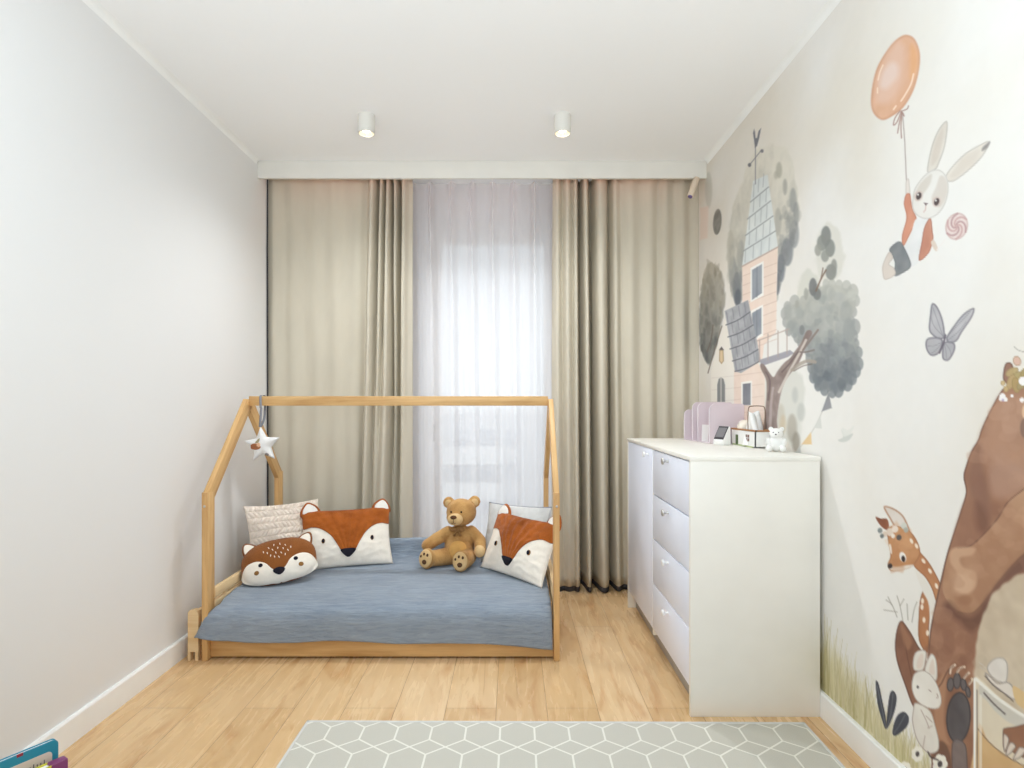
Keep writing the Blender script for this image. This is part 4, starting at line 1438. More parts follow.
IMG = np.empty(GY.shape + (3,))
base_a, base_b = np.array([231, 229, 225.]), np.array([224, 218, 207.])
k = np.clip((N_BIG - 0.42) * 3.2, 0, 1)[..., None]
IMG[:] = base_a * (1 - k) + base_b * k
IMG += ((N_FINE - 0.5) * 2.5)[..., None]
FIG = np.zeros(GY.shape, np.int16)
FIGS = ['wallpaper']
cur = [0]
def fig(name):
    if name in FIGS:
        cur[0] = FIGS.index(name)
    else:
        FIGS.append(name); cur[0] = len(FIGS) - 1

def region(x0, x1, y0, y1):
    c = np.where((PXc >= x0) & (PXc <= x1))[0]
    if len(c) == 0: return None
    sub = PY[:, c[0]:c[-1] + 1]
    r = np.where(((sub >= y0) & (sub <= y1)).any(axis=1))[0]
    if len(r) == 0: return None
    return slice(r[0], r[-1] + 1), slice(c[0], c[-1] + 1)

def sdf(P, X, Y):
    n = len(P)
    d2 = np.full(X.shape, 1e18); ins = np.zeros(X.shape, bool)
    for i in range(n):
        ax, ay = P[i]; bx, by = P[(i + 1) % n]
        ex, ey = bx - ax, by - ay
        L = ex * ex + ey * ey + 1e-12
        t = np.clip(((X - ax) * ex + (Y - ay) * ey) / L, 0, 1)
        d2 = np.minimum(d2, (X - ax - t * ex) ** 2 + (Y - ay - t * ey) ** 2)
        if ay != by:
            c = ((ay > Y) != (by > Y)) & (X < ex * (Y - ay) / (by - ay) + ax)
            ins ^= c
    d = np.sqrt(d2)
    return np.where(ins, -d, d)

def blend(sl, a, col, mark=True):
    a3 = a[..., None]
    IMG[sl] = IMG[sl] * (1 - a3) + np.asarray(col, float) * a3
    if mark and cur[0]:
        FIG[sl][a > 0.4] = cur[0]

def poly(pts, col, alpha=1.0, soft=1.1, smooth=True, col2=None, var=0.5, edge=None, ew=1.6, ea=0.6, wob=0.0, grad=None, n=5, mark=True):
    """flat wash of colour col drifting to col2, optional darker rim; grad=(x0,y0,x1,y1) drives the drift along a direction"""
    P = crom(pts, n, True) if smooth else pts
    xs = [p[0] for p in P]; yy = [p[1] for p in P]
    m = 3 + soft + wob
    sl = region(min(xs) - m, max(xs) + m, min(yy) - m, max(yy) + m)
    if sl is None: return
    d = sdf(P, PX[sl], PY[sl])
    if wob: d = d + (N_FINE[sl] - 0.5) * 2 * wob
    a = np.clip(0.5 - d / soft, 0, 1) * alpha
    c = np.asarray(col, float)
    if col2 is not None:
        t = np.clip((WASH[sl] - 0.5) * 2.6 + 0.5, 0, 1) * var
        if grad:
            gx, gy = grad[2] - grad[0], grad[3] - grad[1]
            g_ = ((PX[sl] - grad[0]) * gx + (PY[sl] - grad[1]) * gy) / (gx * gx + gy * gy)
            t = np.clip(g_ + (WASH[sl] - 0.5) * var * 1.6, 0, 1)
        c = c + (np.asarray(col2, float) - c) * t[..., None]
    blend(sl, a, c, mark)
    if edge is not None:
        e = np.clip(1 - np.abs(d + ew * 0.4) / ew, 0, 1) * ea * alpha
        blend(sl, e, edge, mark)

def line(pts, wd, col, alpha=1.0, smooth=True, taper=False, mark=True):
    P = crom(pts, 5) if smooth and len(pts) > 2 else pts
    xs = [p[0] for p in P]; yy = [p[1] for p in P]
    sl = region(min(xs) - wd - 2, max(xs) + wd + 2, min(yy) - wd - 2, max(yy) + wd + 2)
    if sl is None: return
    X, Y = PX[sl], PY[sl]
    best = np.full(X.shape, 1e9)
    for i in range(len(P) - 1):
        ax, ay = P[i]; bx, by = P[i + 1]
        ex, ey = bx - ax, by - ay
        L = ex * ex + ey * ey + 1e-12
        t = np.clip(((X - ax) * ex + (Y - ay) * ey) / L, 0, 1)
        d = np.hypot(X - ax - t * ex, Y - ay - t * ey)
        if taper:
            d = d + wd * 0.5 * (i + t) / (len(P) - 1)
        best = np.minimum(best, d)
    blend(sl, np.clip(0.5 + wd / 2 - best, 0, 1) * alpha, col, mark)

def oval(cx_, cy_, rx, ry, col, alpha=1.0, rot=0.0, soft=1.0, col2=None, var=0.6, edge=None, ew=1.2, ea=0.6, mark=True, n=16):
    c, s = math.cos(R(rot)), math.sin(R(rot))
    pts = [(cx_ + rx * math.cos(t) * c - ry * math.sin(t) * s, cy_ + rx * math.cos(t) * s + ry * math.sin(t) * c) for t in [2 * math.pi * i / n for i in range(n)]]
    poly(pts, col, alpha, soft, True, col2, var, edge, ew, ea, n=3, mark=mark)

RR = random.Random(5)
def dabs(pts, col_top, col_bot, count, rx, ry, alpha=0.45, jit=10, wob=1.2):
    """leafy watercolour dabs inside an outline, top to bottom colour drift"""
    P = crom(pts, 4, True)
    xs = [p[0] for p in P]; yy = [p[1] for p in P]
    arr = [(RR.uniform(min(xs), max(xs)), RR.uniform(min(yy), max(yy))) for _ in range(count * 3)]
    ax = np.array([a[0] for a in arr]); ay = np.array([a[1] for a in arr])
    ins = sdf(P, ax, ay) < -min(rx, ry) * 0.5
    k = 0
    for (x, y), ok in zip(arr, ins):
        if not ok: continue
        k += 1
        if k > count: break
        t = (y - min(yy)) / (max(yy) - min(yy))
        t = min(1, max(0, t + RR.uniform(-.25, .25)))
        j_ = RR.uniform(-jit, jit)
        c = [a + (b_ - a) * t + j_ for a, b_ in zip(col_top, col_bot)]
        s = RR.uniform(0.6, 1.3)
        a0 = RR.uniform(0, 1)
        pts_ = [(x + rx * s * q * math.cos(t), y + ry * s * q * math.sin(t)) for t, q in [(a0 + 2 * math.pi * i / 8, RR.uniform(0.55, 1.35)) for i in range(8)]]
        poly(pts_, c, alpha * RR.uniform(0.5, 1), 1.8, True, n=3, wob=0.8)
def scallop(pts, col_fn, rx, ry, alpha=0.8, step=1):
    """rounded leaf lobes along an outline"""
    P = crom(pts, 4, True)
    for i in range(0, len(P), step):
        x, y = P[i]
        s = RR.uniform(0.75, 1.2)
        oval(x, y, rx * s, ry * s, col_fn(x, y), alpha, 0, 1.2, n=9)

# --- pale shapes near the window corner
fig('painted_tree')
oval(708.6, 190, 3.6, 18, (206, 204, 194), 0.85, soft=2)
poly([(700, 208), (708.5, 206), (707.5, 238), (700, 240)], (230, 211, 199), 0.85, 2, False)
LTREE = [(708.6, 263), (703.5, 275), (700, 297), (699, 322), (699.5, 344), (706, 362), (711, 362), (716, 350), (720, 331), (724, 310), (725, 289), (720.5, 271), (714, 263)]
poly(LTREE, (180, 174, 158), 0.92, 2.0, True, (124, 126, 124), 0.5, grad=(712, 268, 708, 350), wob=1.2)
dabs(LTREE, (164, 158, 142), (92, 96, 98), 80, 1.6, 5, 0.55, 14)
for a_ in (([(708, 373), (714, 352), (722, 326)]), ([(707, 352), (711, 340), (713, 325)])):
    line(a_, 1.0, (120, 108, 98), 0.9)
fig('painted_moon')
oval(717.3, 221.8, 4.2, 13, (160, 156, 148), 0.95, 4, 1.2, (120, 118, 112), 0.9)

# --- foliage behind the tower
fig('painted_tree')
BACK = [(757, 150), (765, 147), (776, 146), (785, 148), (791, 158), (794, 175), (797, 192), (799, 212), (797, 231), (792, 246), (786, 262), (781, 276), (778, 300), (772, 300), (744, 300), (738, 305), (732, 296), (728, 275), (726.5, 255), (728, 235), (731, 214), (736, 198), (742, 184), (747, 166)]
poly(BACK, (221, 216, 203), 0.95, 2.2, True, (184, 182, 171), 0.7, grad=(765, 150, 765, 310), wob=1.5)
dabs(BACK, (222, 216, 202), (160, 160, 154), 90, 3, 8, 0.3, 12)
for (x, y, rx, ry, c, a_) in ((779, 170, 3, 8, (160, 158, 140), .55), (785, 187, 2.2, 8, (150, 150, 142), .6), (776, 175, 2, 4, (170, 166, 150), .5), (793, 200, 3.5, 12, (142, 145, 144), .6), (796, 214, 3, 12, (136, 140, 142), .6), (778, 222, 3.4, 14, (158, 158, 150), .5),
                              (794, 234, 5, 14, (128, 133, 138), .6), (787, 252, 6, 14, (116, 122, 130), .7), (781, 268, 4, 14, (108, 114, 124), .75), (777, 284, 3, 11, (100, 106, 116), .8),
                              (737, 288, 4.5, 16, (112, 118, 124), .75), (733, 272, 4, 16, (140, 142, 142), .55), (741, 262, 4, 22, (152, 154, 152), .5), (738, 298, 3.4, 9, (96, 102, 112), .8), (731, 250, 3, 20, (184, 180, 166), .6)):
    oval(x, y, rx, ry, c, a_, 0, 2.2)
dabs([(782, 205), (798, 205), (796, 240), (786, 262), (778, 296), (774, 290), (778, 250)], (165, 165, 158), (104, 110, 120), 45, 2.4, 5, 0.4)
dabs([(729, 240), (744, 240), (742, 300), (733, 300)], (180, 177, 164), (104, 110, 118), 34, 2, 6, 0.35)

# --- right hand crown and its little top
HALO = [(828, 222), (838, 230), (843, 246), (844, 262), (838, 276), (828, 284), (820, 276), (816, 250), (819, 232)]
poly(HALO, (218, 216, 207), 0.9, 3, wob=2)
poly([(807, 268), (800, 280), (795, 300), (800, 318), (816, 318), (826, 300), (818, 280), (813, 272)], (214, 213, 203), 0.95, 3, wob=2)
CROWN = [(826, 284), (834, 285), (844, 287), (853, 292), (856, 304), (851, 319), (855, 327), (853.5, 339), (858, 349), (859, 364), (855, 373), (849.5, 383), (842, 385), (837, 391), (827, 389.5), (818, 386), (812, 374), (811, 361), (809, 349), (800, 340), (796, 333), (788.5, 331), (785.5, 319), (786, 309), (794.7, 303), (806, 300), (814, 292)]
def crown_col(x, y):
    t = min(1, max(0, (y - 285) / 100))
    return [186 + (118 - 186) * t, 186 + (125 - 186) * t, 178 + (132 - 178) * t]
scallop(CROWN, crown_col, 4.6, 7.0, 0.75, 3)
poly(CROWN, (190, 190, 181), 0.96, 1.5, True, (132, 138, 141), 0.6, grad=(826, 296, 832, 392), wob=1.5)
dabs(CROWN, (196, 197, 188), (104, 112, 122), 150, 4.4, 6, 0.42, 16)
for (x, y, rx, ry) in ((788, 312, 4, 8), (791, 326, 4, 6), (814, 372, 4.5, 9), (822, 384, 7, 7), (836, 387, 7, 6), (848, 378, 7, 7), (854, 362, 5, 10), (849, 330, 6, 12), (846, 312, 6, 11)):
    oval(x, y, rx, ry, crown_col(x, y + 12), 0.45, 0, 2.2)
for (x, y, rx, ry, c) in ((826, 236, 5, 10, (128, 132, 130)), (822, 243, 5, 8, (140, 143, 138)), (830, 248, 5, 9, (134, 138, 134)), (825, 256, 4, 6, (150, 152, 146)), (818, 250, 3.4, 6, (160, 160, 152)), (831, 272, 5.5, 8, (136, 138, 134)), (834, 266, 3, 7, (146, 147, 142)), (813, 287, 4, 9, (116, 118, 120)), (817, 294, 4, 6, (122, 125, 125)), (806, 294, 2.2, 6, (166, 166, 158)), (797, 304, 2, 4, (168, 168, 160)), (802, 330, 2.6, 5, (130, 134, 134))):
    oval(x, y, rx, ry, c, 0.85, 0, 1.6)
line([(816, 291), (821, 279), (826, 270)], 1.6, (132, 108, 92), 0.9)
line([(821, 279), (823, 268)], 1.1, (132, 108, 92), 0.9)

# --- pale bush under the tree, bunting, bird
poly([(790, 366), (803, 378), (805, 400), (801, 420), (797, 446), (786, 440), (776, 428), (779, 402), (783, 380)], (213, 213, 206), 0.9, 4, wob=2)
for (x, y, rx, ry, c, a_) in ((795, 395, 3, 8, (190, 192, 188), .7), (801, 412, 4, 9, (192, 194, 189), .7), (792, 428, 5, 14, (176, 168, 154), .7), (796, 442, 4, 10, (156, 146, 132), .75), (781, 418, 4, 14, (196, 188, 172), .6), (783, 424, 3, 9, (206, 178, 136), .4)):
    oval(x, y, rx, ry, c, a_, 0, 3)
fig('painted_bunting')
line([(829, 392), (822, 412), (813, 430), (799, 449)], 0.8, (190, 186, 180), 0.8, mark=False)
poly([(828.6, 392), (821.6, 411.6), (831.8, 408)], (148, 149, 155), 0.95, 1, False, (122, 122, 130), 0.6)
poly([(820.5, 415), (813.8, 428), (821.8, 428.6)], (213, 213, 208), 0.95, 1, False)
poly([(811, 432), (801.4, 444.4), (811.8, 444.4)], (228, 194, 142), 0.95, 1, False)
poly([(800, 445), (795, 453), (801, 453)], (196, 196, 192), 0.95, 1, False)
fig('painted_bird')
poly([(838, 440), (843, 437), (841.5, 430), (846, 435), (853, 433.5), (850, 439), (846, 441.5), (841, 442)], (202, 205, 200), 0.95, 1.2)
poly([(843, 436), (842, 428), (848, 430), (854, 426), (851, 433), (847, 436)], (221, 222, 217), 0.9, 1.4)

# --- tree house
fig('painted_tree_house')
WALLP, WALLS = (238, 219, 206), (230, 206, 190)
poly([(742, 266), (778, 247), (776, 332), (764, 345), (762, 362), (748, 362), (742.5, 320)], WALLP, 1, 1, False, WALLS, 0.5)
for k_ in range(9):
    y = 276 + 9.5 * k_
    line([(743, y), (776.5, y - 13)], 0.8, (204, 176, 160), 0.55, False)
poly([(753, 181), (767.5, 174.5), (778, 247), (742, 266.5)], (222, 226, 224), 1, 1, False, (204, 211, 212), 0.7)
for (a_, c_) in (((750.5, 202), (768.5, 187)), ((747.5, 219), (770.5, 201)), ((745.5, 235.5), (773, 216)), ((743.5, 251), (775.5, 231))):
    line([a_, c_], 1.1, (146, 152, 154), 0.85, False)
for k_ in range(5):
    for q in range(3 + (k_ > 1)):
        f0 = (q + (0.5 if k_ % 2 else 0.2)) / (3 + (k_ > 1))
        xl0, xr0 = 753 - k_ * 2.25, 767.5 + k_ * 2.1
        x = xl0 + (xr0 - xl0) * f0; y = 184 + k_ * 16.2 - 15 * f0
        line([(x, y + 1), (x - 0.6, y + 14)], 0.8, (164, 170, 172), 0.75, False)
line([(742, 266.5), (778, 247)], 1.4, (186, 160, 146), 0.8, False)
# windows
for (x0, y0, x1, y1, s) in ((752, 270, 762, 264, 30), (752, 313, 761.5, 307.5, 27)):
    poly([(x0 - 1.6, y0 - 2), (x1 + 1.6, y1 - 3), (x1 + 1.6, y1 + s + 1.5), (x0 - 1.6, y0 + s + 2.5)], (240, 237, 232), 1, 0.9, False)
    poly([(x0, y0), (x1, y1), (x1, y1 + s - 1), (x0, y0 + s)], (134, 141, 152), 1, 0.9, False, (158, 164, 172), 0.8)
    line([((x0 + x1) / 2, (y0 + y1) / 2), ((x0 + x1) / 2, (y0 + y1) / 2 + s)], 0.7, (110, 114, 124), 0.6, False)
# lower house
poly([(711, 441), (711, 372), (718, 342), (726, 316), (740, 366), (757, 360), (765, 372), (764, 441)], (236, 231, 222), 1, 1, False)
poly([(734, 441), (734, 370), (757, 362), (765, 372), (764, 441)], WALLP, 1, 1.2, False, (228, 206, 190), 0.5)
for y in (376, 388, 400, 414):
    line([(734, y), (763, y - 4)], 0.7, (206, 180, 164), 0.5, False)
    line([(712, y + 2), (733, y)], 0.7, (214, 206, 198), 0.6, False)
poly([(724.6, 311), (748, 300), (757, 341), (760.5, 361), (751, 367), (741, 373), (735, 371.5)], (182, 184, 189), 1, 1, False, (150, 152, 158), 0.8)
for (a_, c_) in (((726, 325), (750, 312)), ((728, 337), (753, 325)), ((730, 349), (755.5, 337)), ((732.5, 361), (758, 349.5)), ((735, 371.5), (760, 361))):
    line([a_, ((a_[0] + c_[0]) / 2, (a_[1] + c_[1]) / 2 + 1.5), c_], 1.1, (102, 102, 110), 0.85)
for k_ in range(5):
    for q in range(4):
        f0 = (q + 0.25 + 0.5 * (k_ % 2)) / 4
        x = 725 + k_ * 2.2 + 24 * f0; y = 313 + k_ * 12 - 12 * f0
        line([(x, y), (x + 1.5, y + 10)], 0.7, (118, 118, 126), 0.6, False)
poly([(717.2, 402), (717.2, 385), (718.6, 379), (721, 377.3), (723.6, 379), (725, 385), (725, 402)], (140, 142, 144), 1, 0.8, False)
line([(721, 378), (721, 402)], 0.8, (236, 231, 222), 0.9, False)
poly([(741.2, 382.2), (752, 380.6), (752, 405), (741.2, 405)], (242, 238, 232), 1, 0.8, False)
poly([(742.8, 384), (750.6, 383), (750.6, 405), (742.8, 405)], (124, 126, 136), 1, 0.8, False, (140, 142, 150), 0.8)
poly([(719.4, 350), (723.4, 350), (723.8, 361), (721.5, 364), (719.2, 361)], (226, 200, 156), 0.95, 0.9, False, edge=(150, 120, 90), ew=0.9)
poly([(719, 350), (721.5, 346.5), (724, 350)], (104, 98, 96), 1, 0.8, False)
# deck and rail
poly([(759, 360), (790, 350), (794, 353), (788, 357), (762, 366)], (164, 162, 172), 1, 1, False)
for x, y0, y1 in ((768, 334, 360), (778, 331, 357), (787, 329, 354), (759.5, 340, 362)):
    line([(x, y0), (x, y1)], 1.0, (180, 160, 150), 0.9, False)
line([(757, 341), (789, 329)], 1.0, (186, 166, 156), 0.9, False)
# weather vane
line([(755.5, 146), (755.5, 184)], 0.9, (128, 128, 134), 0.9, False)
line([(749.5, 165), (761.5, 150)], 0.9, (132, 132, 138), 0.9, False)
oval(749.5, 165, 1.6, 2, (120, 120, 128)); oval(762, 151, 1.6, 1.8, (130, 130, 136))
poly([(754, 129), (753, 133), (754, 140), (755, 148), (757, 146), (759, 139), (760.5, 131), (761, 128), (758.5, 131), (757, 138), (755.6, 138), (755, 132)], (118, 119, 128), 0.95, 0.9, False)

# --- tree trunk
fig('painted_tree')
TR = [(762, 441), (764.5, 420), (766.5, 395), (766, 380), (761, 369), (760.5, 364), (764, 364.5), (769, 372), (773.5, 377), (777.5, 371), (784, 363), (790, 358), (795, 351), (801, 343), (806, 332), (810, 330), (812, 334), (806, 345), (801.5, 357), (797, 366), (790, 374), (784, 384), (780, 398), (777, 420), (778, 441)]
poly(TR, (164, 147, 142), 1, 1.2, True, (130, 113, 108), 0.8)
for (a_, w_, c_) in (([(779, 392), (788, 374), (798, 356), (806, 340)], 2.4, (216, 206, 196)), ([(770, 435), (771, 405), (773, 388)], 2.6, (186, 170, 166)), ([(782, 372), (790, 363), (798, 352)], 1.4, (112, 98, 96)), ([(768, 400), (770, 382), (766, 372)], 1.4, (116, 100, 100)), ([(792, 370), (800, 364), (808, 361), (815, 362)], 3.4, (170, 158, 146)), ([(794, 371), (803, 366), (812, 364)], 1.0, (120, 106, 98)), ([(803, 350), (812, 338), (818, 330)], 2.0, (140, 122, 116)), ([(800, 352), (806, 352), (814, 350)], 1.6, (132, 118, 116))):
    line(a_, w_, c_, 0.85)

# --- balloon
fig('painted_balloon')
BA = [(906.9, 35), (914.7, 39.4), (919.6, 53), (918.6, 71), (913, 91), (903, 107.5), (891, 116.7), (882, 119.8), (874, 113.6), (871, 102), (873.3, 81.6), (878.7, 64.4), (889.7, 47), (899, 37.8)]
poly(BA, (228, 182, 152), 1, 1.1, True, (218, 166, 132), 0.8, edge=(198, 144, 116), ew=2.0, ea=0.5)
poly([(897, 42), (904, 46), (905, 60), (903, 80), (894, 98), (884, 104), (877, 100), (878, 82), (884, 64), (890, 50)], (226, 188, 168), 0.75, 8)
poly([(893, 62), (898, 66), (898, 76), (892, 84), (886, 89), (880, 86), (882, 74), (887, 66)], (228, 204, 194), 0.8, 6)
poly([(911, 44), (917, 52), (917, 68), (911, 80), (910, 62)], (228, 164, 108), 0.6, 5)
for (a_, w_) in (([(913.5, 74), (911, 84), (905, 95), (901, 101)], 1.5), ([(896, 106), (893.5, 109.5)], 1.5), ([(878, 80), (880, 72), (883, 65)], 1.2), ([(877.5, 88), (877.5, 93)], 1.2)):
    line(a_, w_, (246, 226, 206), 0.8)
for a_ in ([(900, 111), (895, 118), (893.5, 125), (897, 122), (901, 112)], [(902, 112), (899.5, 122), (897.6, 133)], [(902, 112), (901, 126), (901.5, 138)], [(902, 111), (907, 109), (908.5, 106)], [(901, 111), (904, 116), (903, 113)]):
    line(a_, 1.1, (164, 126, 116), 0.9)
line([(902.5, 114), (904.5, 138), (905.5, 160), (906.5, 184)], 0.9, (160, 140, 134), 0.9)

# --- flying rabbit
fig('painted_rabbit')
poly([(906, 181), (908.5, 178.5), (909.5, 184), (910, 195), (906, 195), (905.6, 188)], (222, 213, 205), 1, 1, edge=(190, 180, 172), ew=0.9)
poly([(927.6, 172.5), (928.5, 160), (933, 142), (939.5, 128), (946.7, 121), (947.3, 131), (944.5, 148), (939.5, 162), (936, 169)], (222, 216, 206), 1, 1, True, (206, 196, 184), 0.7, edge=(176, 170, 164), ew=1.1)
poly([(931.5, 166), (933, 152), (938, 137), (943, 129), (942, 144), (938, 158)], (206, 194, 182), 0.7, 2)
poly([(945, 178), (950, 169), (963.7, 154.6), (979, 145), (990, 141.6), (982, 157), (968, 171), (955, 180.5), (948, 181.5)], (224, 217, 207), 1, 1, True, (210, 200, 188), 0.7, edge=(176, 170, 164), ew=1.1)
poly([(950, 176), (958, 165), (970, 154), (980, 150), (974, 160), (963, 171), (955, 177)], (212, 202, 190), 0.7, 2)
poly([(983, 147), (990, 141.6), (987, 148), (982, 151)], (128, 124, 124), 0.8, 2)
# sleeve and jacket
poly([(906, 194.5), (904, 204), (906.5, 218), (902, 236), (903.5, 246), (910, 234), (916.5, 220), (913, 210), (911, 200), (910, 194)], (222, 158, 130), 1, 1, True, (206, 134, 108), 0.8, edge=(178, 110, 90), ew=1)
HEAD = [(912.5, 208), (912.5, 199), (915.5, 187), (926.6, 173.5), (938, 169.5), (946, 176), (948.5, 188), (945.5, 203), (938, 214), (927, 219), (917, 215.5)]
poly([(916, 219), (928.6, 218), (923.5, 232), (920, 259), (910.5, 266), (904, 250), (911, 234)], (231, 231, 230), 1, 1, True, (214, 214, 214), 0.7)
poly([(930.5, 218), (932.5, 231), (933, 240), (928.6, 253), (919, 260.5), (921.7, 242), (924.5, 227)], (208, 146, 122), 1, 1, True, (180, 116, 96), 0.9, edge=(160, 100, 84), ew=0.9)
poly([(931, 243), (934, 240), (938, 249), (935.5, 251)], (216, 200, 186), 1, 1)
poly(HEAD, (228, 225, 220), 1, 1, True, (220, 215, 207), 0.7, edge=(188, 182, 176), ew=1.1)
poly([(928.5, 175.5), (920, 184), (914.5, 196), (917, 201), (924, 193), (930, 184), (932, 175)], (206, 197, 186), 0.75, 2.2)
poly([(945.5, 178), (940, 176), (936, 187), (931.5, 199), (939, 207), (945, 200), (947.5, 188)], (208, 198, 188), 0.75, 2.2)
for (x, y) in ((918.5, 196), (936.4, 201.8)):
    oval(x, y, 4.2, 5.2, (206, 186, 176), 0.8, 15, 1.4)
    oval(x + 0.3, y, 2.5, 3.8, (84, 72, 72), 1, 20, 1)
    oval(x - 0.5, y - 1.4, 0.8, 1.0, (240, 238, 235), 1)
poly([(923.6, 202.6), (928, 203.2), (925.8, 206)], (124, 104, 104), 1, 0.8, False)
line([(925.7, 206), (925.3, 210), (923.6, 212)], 0.9, (204, 168, 160), 0.9)
# trousers, foot
poly([(889.5, 249), (899, 241.5), (904.5, 248), (911, 265), (903.5, 272.5), (894, 275.7), (895, 264), (893, 257)], (150, 153, 155), 1, 1, True, (122, 126, 130), 0.9, edge=(112, 114, 118), ew=1)
poly([(889, 252), (893, 258), (889, 264), (894, 268), (895, 275), (885, 279.6), (882.5, 272), (883, 264)], (219, 208, 198), 1, 1, True, (204, 190, 180), 0.6, edge=(186, 174, 166), ew=0.9)
line([(937, 250), (945.5, 239)], 1.2, (232, 226, 222), 1)
# lollipop
oval(956.7, 226.3, 11, 13.6, (224, 208, 204), 1, 18, 1.1, edge=(190, 156, 152), ew=1.3)
for k_ in range(6):
    a0 = k_ * 60
    pts = []
    for s in range(7):
        r_ = 0.12 + 0.145 * s; an = R(a0 + s * 22)
        x, y = 10.5 * r_ * math.cos(an), 13 * r_ * math.sin(an)
        c, q = math.cos(R(18)), math.sin(R(18))
        pts.append((956.7 + x * c - y * q, 226.3 + x * q + y * c))
    line(pts, 1.9, (196, 152, 150) if k_ % 2 else (178, 136, 136), 0.75)

# --- butterfly
fig('painted_butterfly')
for P_ in ([(932, 303.7), (937.4, 307), (942.9, 321), (944.5, 337), (938, 338.5), (932, 334.7), (929, 329), (930, 315.5)],
           [(973.9, 308), (972, 317), (962, 332), (956.5, 341), (949, 343), (946.5, 337.4), (954.7, 324.6), (963.8, 313.7)],
           [(927, 339), (936.5, 337.4), (942.9, 341), (939, 353), (931, 355.6), (926, 348)],
           [(944.7, 342), (953.8, 343), (954.7, 350), (949, 360), (942.9, 359), (942.3, 350)]):
    poly(P_, (190, 188, 192), 0.97, 1, True, (168, 166, 172), 0.9, edge=(116, 112, 122), ew=1.4, ea=0.8)
for a_ in ([(943.5, 338), (938, 322), (933, 308)], [(943, 336), (934, 326), (931, 316)], [(946, 338), (956, 327), (970, 312)], [(948, 340), (958, 332), (966, 322)], [(942, 342), (934, 346), (928, 346)], [(942, 343), (936, 350), (932, 353)], [(945, 343), (950, 350), (951, 356)], [(944.5, 344), (946, 352), (946.5, 358)]):
    line(a_, 0.7, (136, 134, 142), 0.7)
line([(945.5, 335), (943.5, 343), (939.5, 353)], 1.8, (104, 98, 112), 0.95)

# --- grass (behind the animals)
fig('painted_grass')
def base_y(x): return 697.4 + 0.91 * (x - 822.2)
poly([(815, 648), (840, 662), (860, 690), (880, 716), (905, 744), (925, 768), (980, 800), (980, 860), (815, 700)], (216, 208, 170), 0.75, 16, False, mark=False)
for k_ in range(620):
    x = 820 + 150 * RR.random() ** 1.15
    b0 = base_y(x) + 3
    hgt = (52 if x < 880 else 40) * RR.uniform(0.35, 1.15) * (1 + max(0, (845 - x)) / 60)
    y0 = b0 - RR.uniform(0, 18)
    c = RR.choice([(208, 199, 150), (192, 182, 128), (216, 207, 166), (180, 168, 116), (226, 217, 182), (198, 187, 146)])
    line([(x, y0), (x + RR.uniform(-2, 2), y0 - hgt * 0.55), (x + RR.uniform(-5, 5), y0 - hgt)], RR.uniform(1.0, 2.2), c, RR.uniform(0.35, 0.8), True, True, mark=(k_ % 2 == 0))

# --- deer behind the bear
fig('painted_deer')
for a_ in ([(897, 617), (892, 605), (886, 600)], [(892, 605), (888, 597)], [(903, 622), (900, 606), (897, 596)], [(900, 606), (904, 599)], [(912, 622), (914, 610), (917, 602)], [(897, 612), (884, 610)], [(908, 620), (907, 604)]):
    line(a_, 0.8, (150, 144, 134), 0.8)
poly([(921, 596), (925, 589), (930, 590), (931, 606), (929, 625), (928, 652), (919, 640), (919, 612)], (190, 130, 88), 1, 1, True, (172, 110, 72), 0.8, edge=(130, 84, 58), ew=1)
poly([(914, 567), (922, 574), (930, 588), (936, 599), (934, 630), (930, 640), (929, 606), (922, 590)], (226, 221, 213), 1, 1.4)
poly([(916.5, 545), (920, 552), (927, 560), (934, 571), (941, 586), (942, 600), (937, 603), (932, 589), (925, 577), (914, 566), (910, 552)], (198, 140, 96), 1, 1, True, (180, 116, 76), 0.8, edge=(142, 92, 62), ew=1)
poly([(875.5, 517), (881, 518.5), (887, 519), (889, 526), (886.5, 530), (880, 525)], (158, 96, 70), 1, 1, True, (136, 80, 58), 0.8)
poly([(883.7, 506.8), (892.5, 508), (902, 514.5), (907, 523), (910, 533), (901, 531), (895, 527), (890, 519)], (220, 211, 203), 1, 1, True, (200, 188, 178), 0.7, edge=(170, 116, 82), ew=1.4, ea=0.8)
DH = [(887.5, 529), (888.5, 543), (890.5, 556), (887.8, 564), (889, 569), (893, 571.3), (905, 569.4), (914, 564.5), (920, 554), (917.5, 542), (909.5, 531), (897, 526)]
poly(DH, (200, 144, 98), 1, 1, True, (180, 118, 76), 0.8, edge=(150, 98, 66), ew=1)
poly([(888, 566), (893, 571), (905, 569.5), (914, 565), (908, 565), (897, 566.5)], (230, 222, 212), 0.9, 1.4)
dabs(DH, (222, 170, 124), (186, 126, 82), 30, 5, 5, 0.35, 8)
oval(890, 566, 2.4, 2.6, (66, 54, 54), 1, 0, 1)
oval(902.8, 557, 3.2, 5.2, (238, 232, 226), 1, -18, 1)
oval(903.3, 558.8, 1.9, 3.2, (60, 48, 48), 1, -10, 1)
poly([(889, 545), (891, 545), (892, 553), (890.5, 553)], (236, 226, 214), 0.9, 1)
for (x, y, a_) in ((911.5, 541, -25), (916.5, 546, -25), (923.5, 561, -35), (930, 571, -30), (936.5, 586, -20), (922.5, 601, 0), (922, 607, 0), (927.5, 633, 0), (924, 620, 0)):
    oval(x, y, 1.5, 2.8, (240, 226, 208), 0.95, a_)
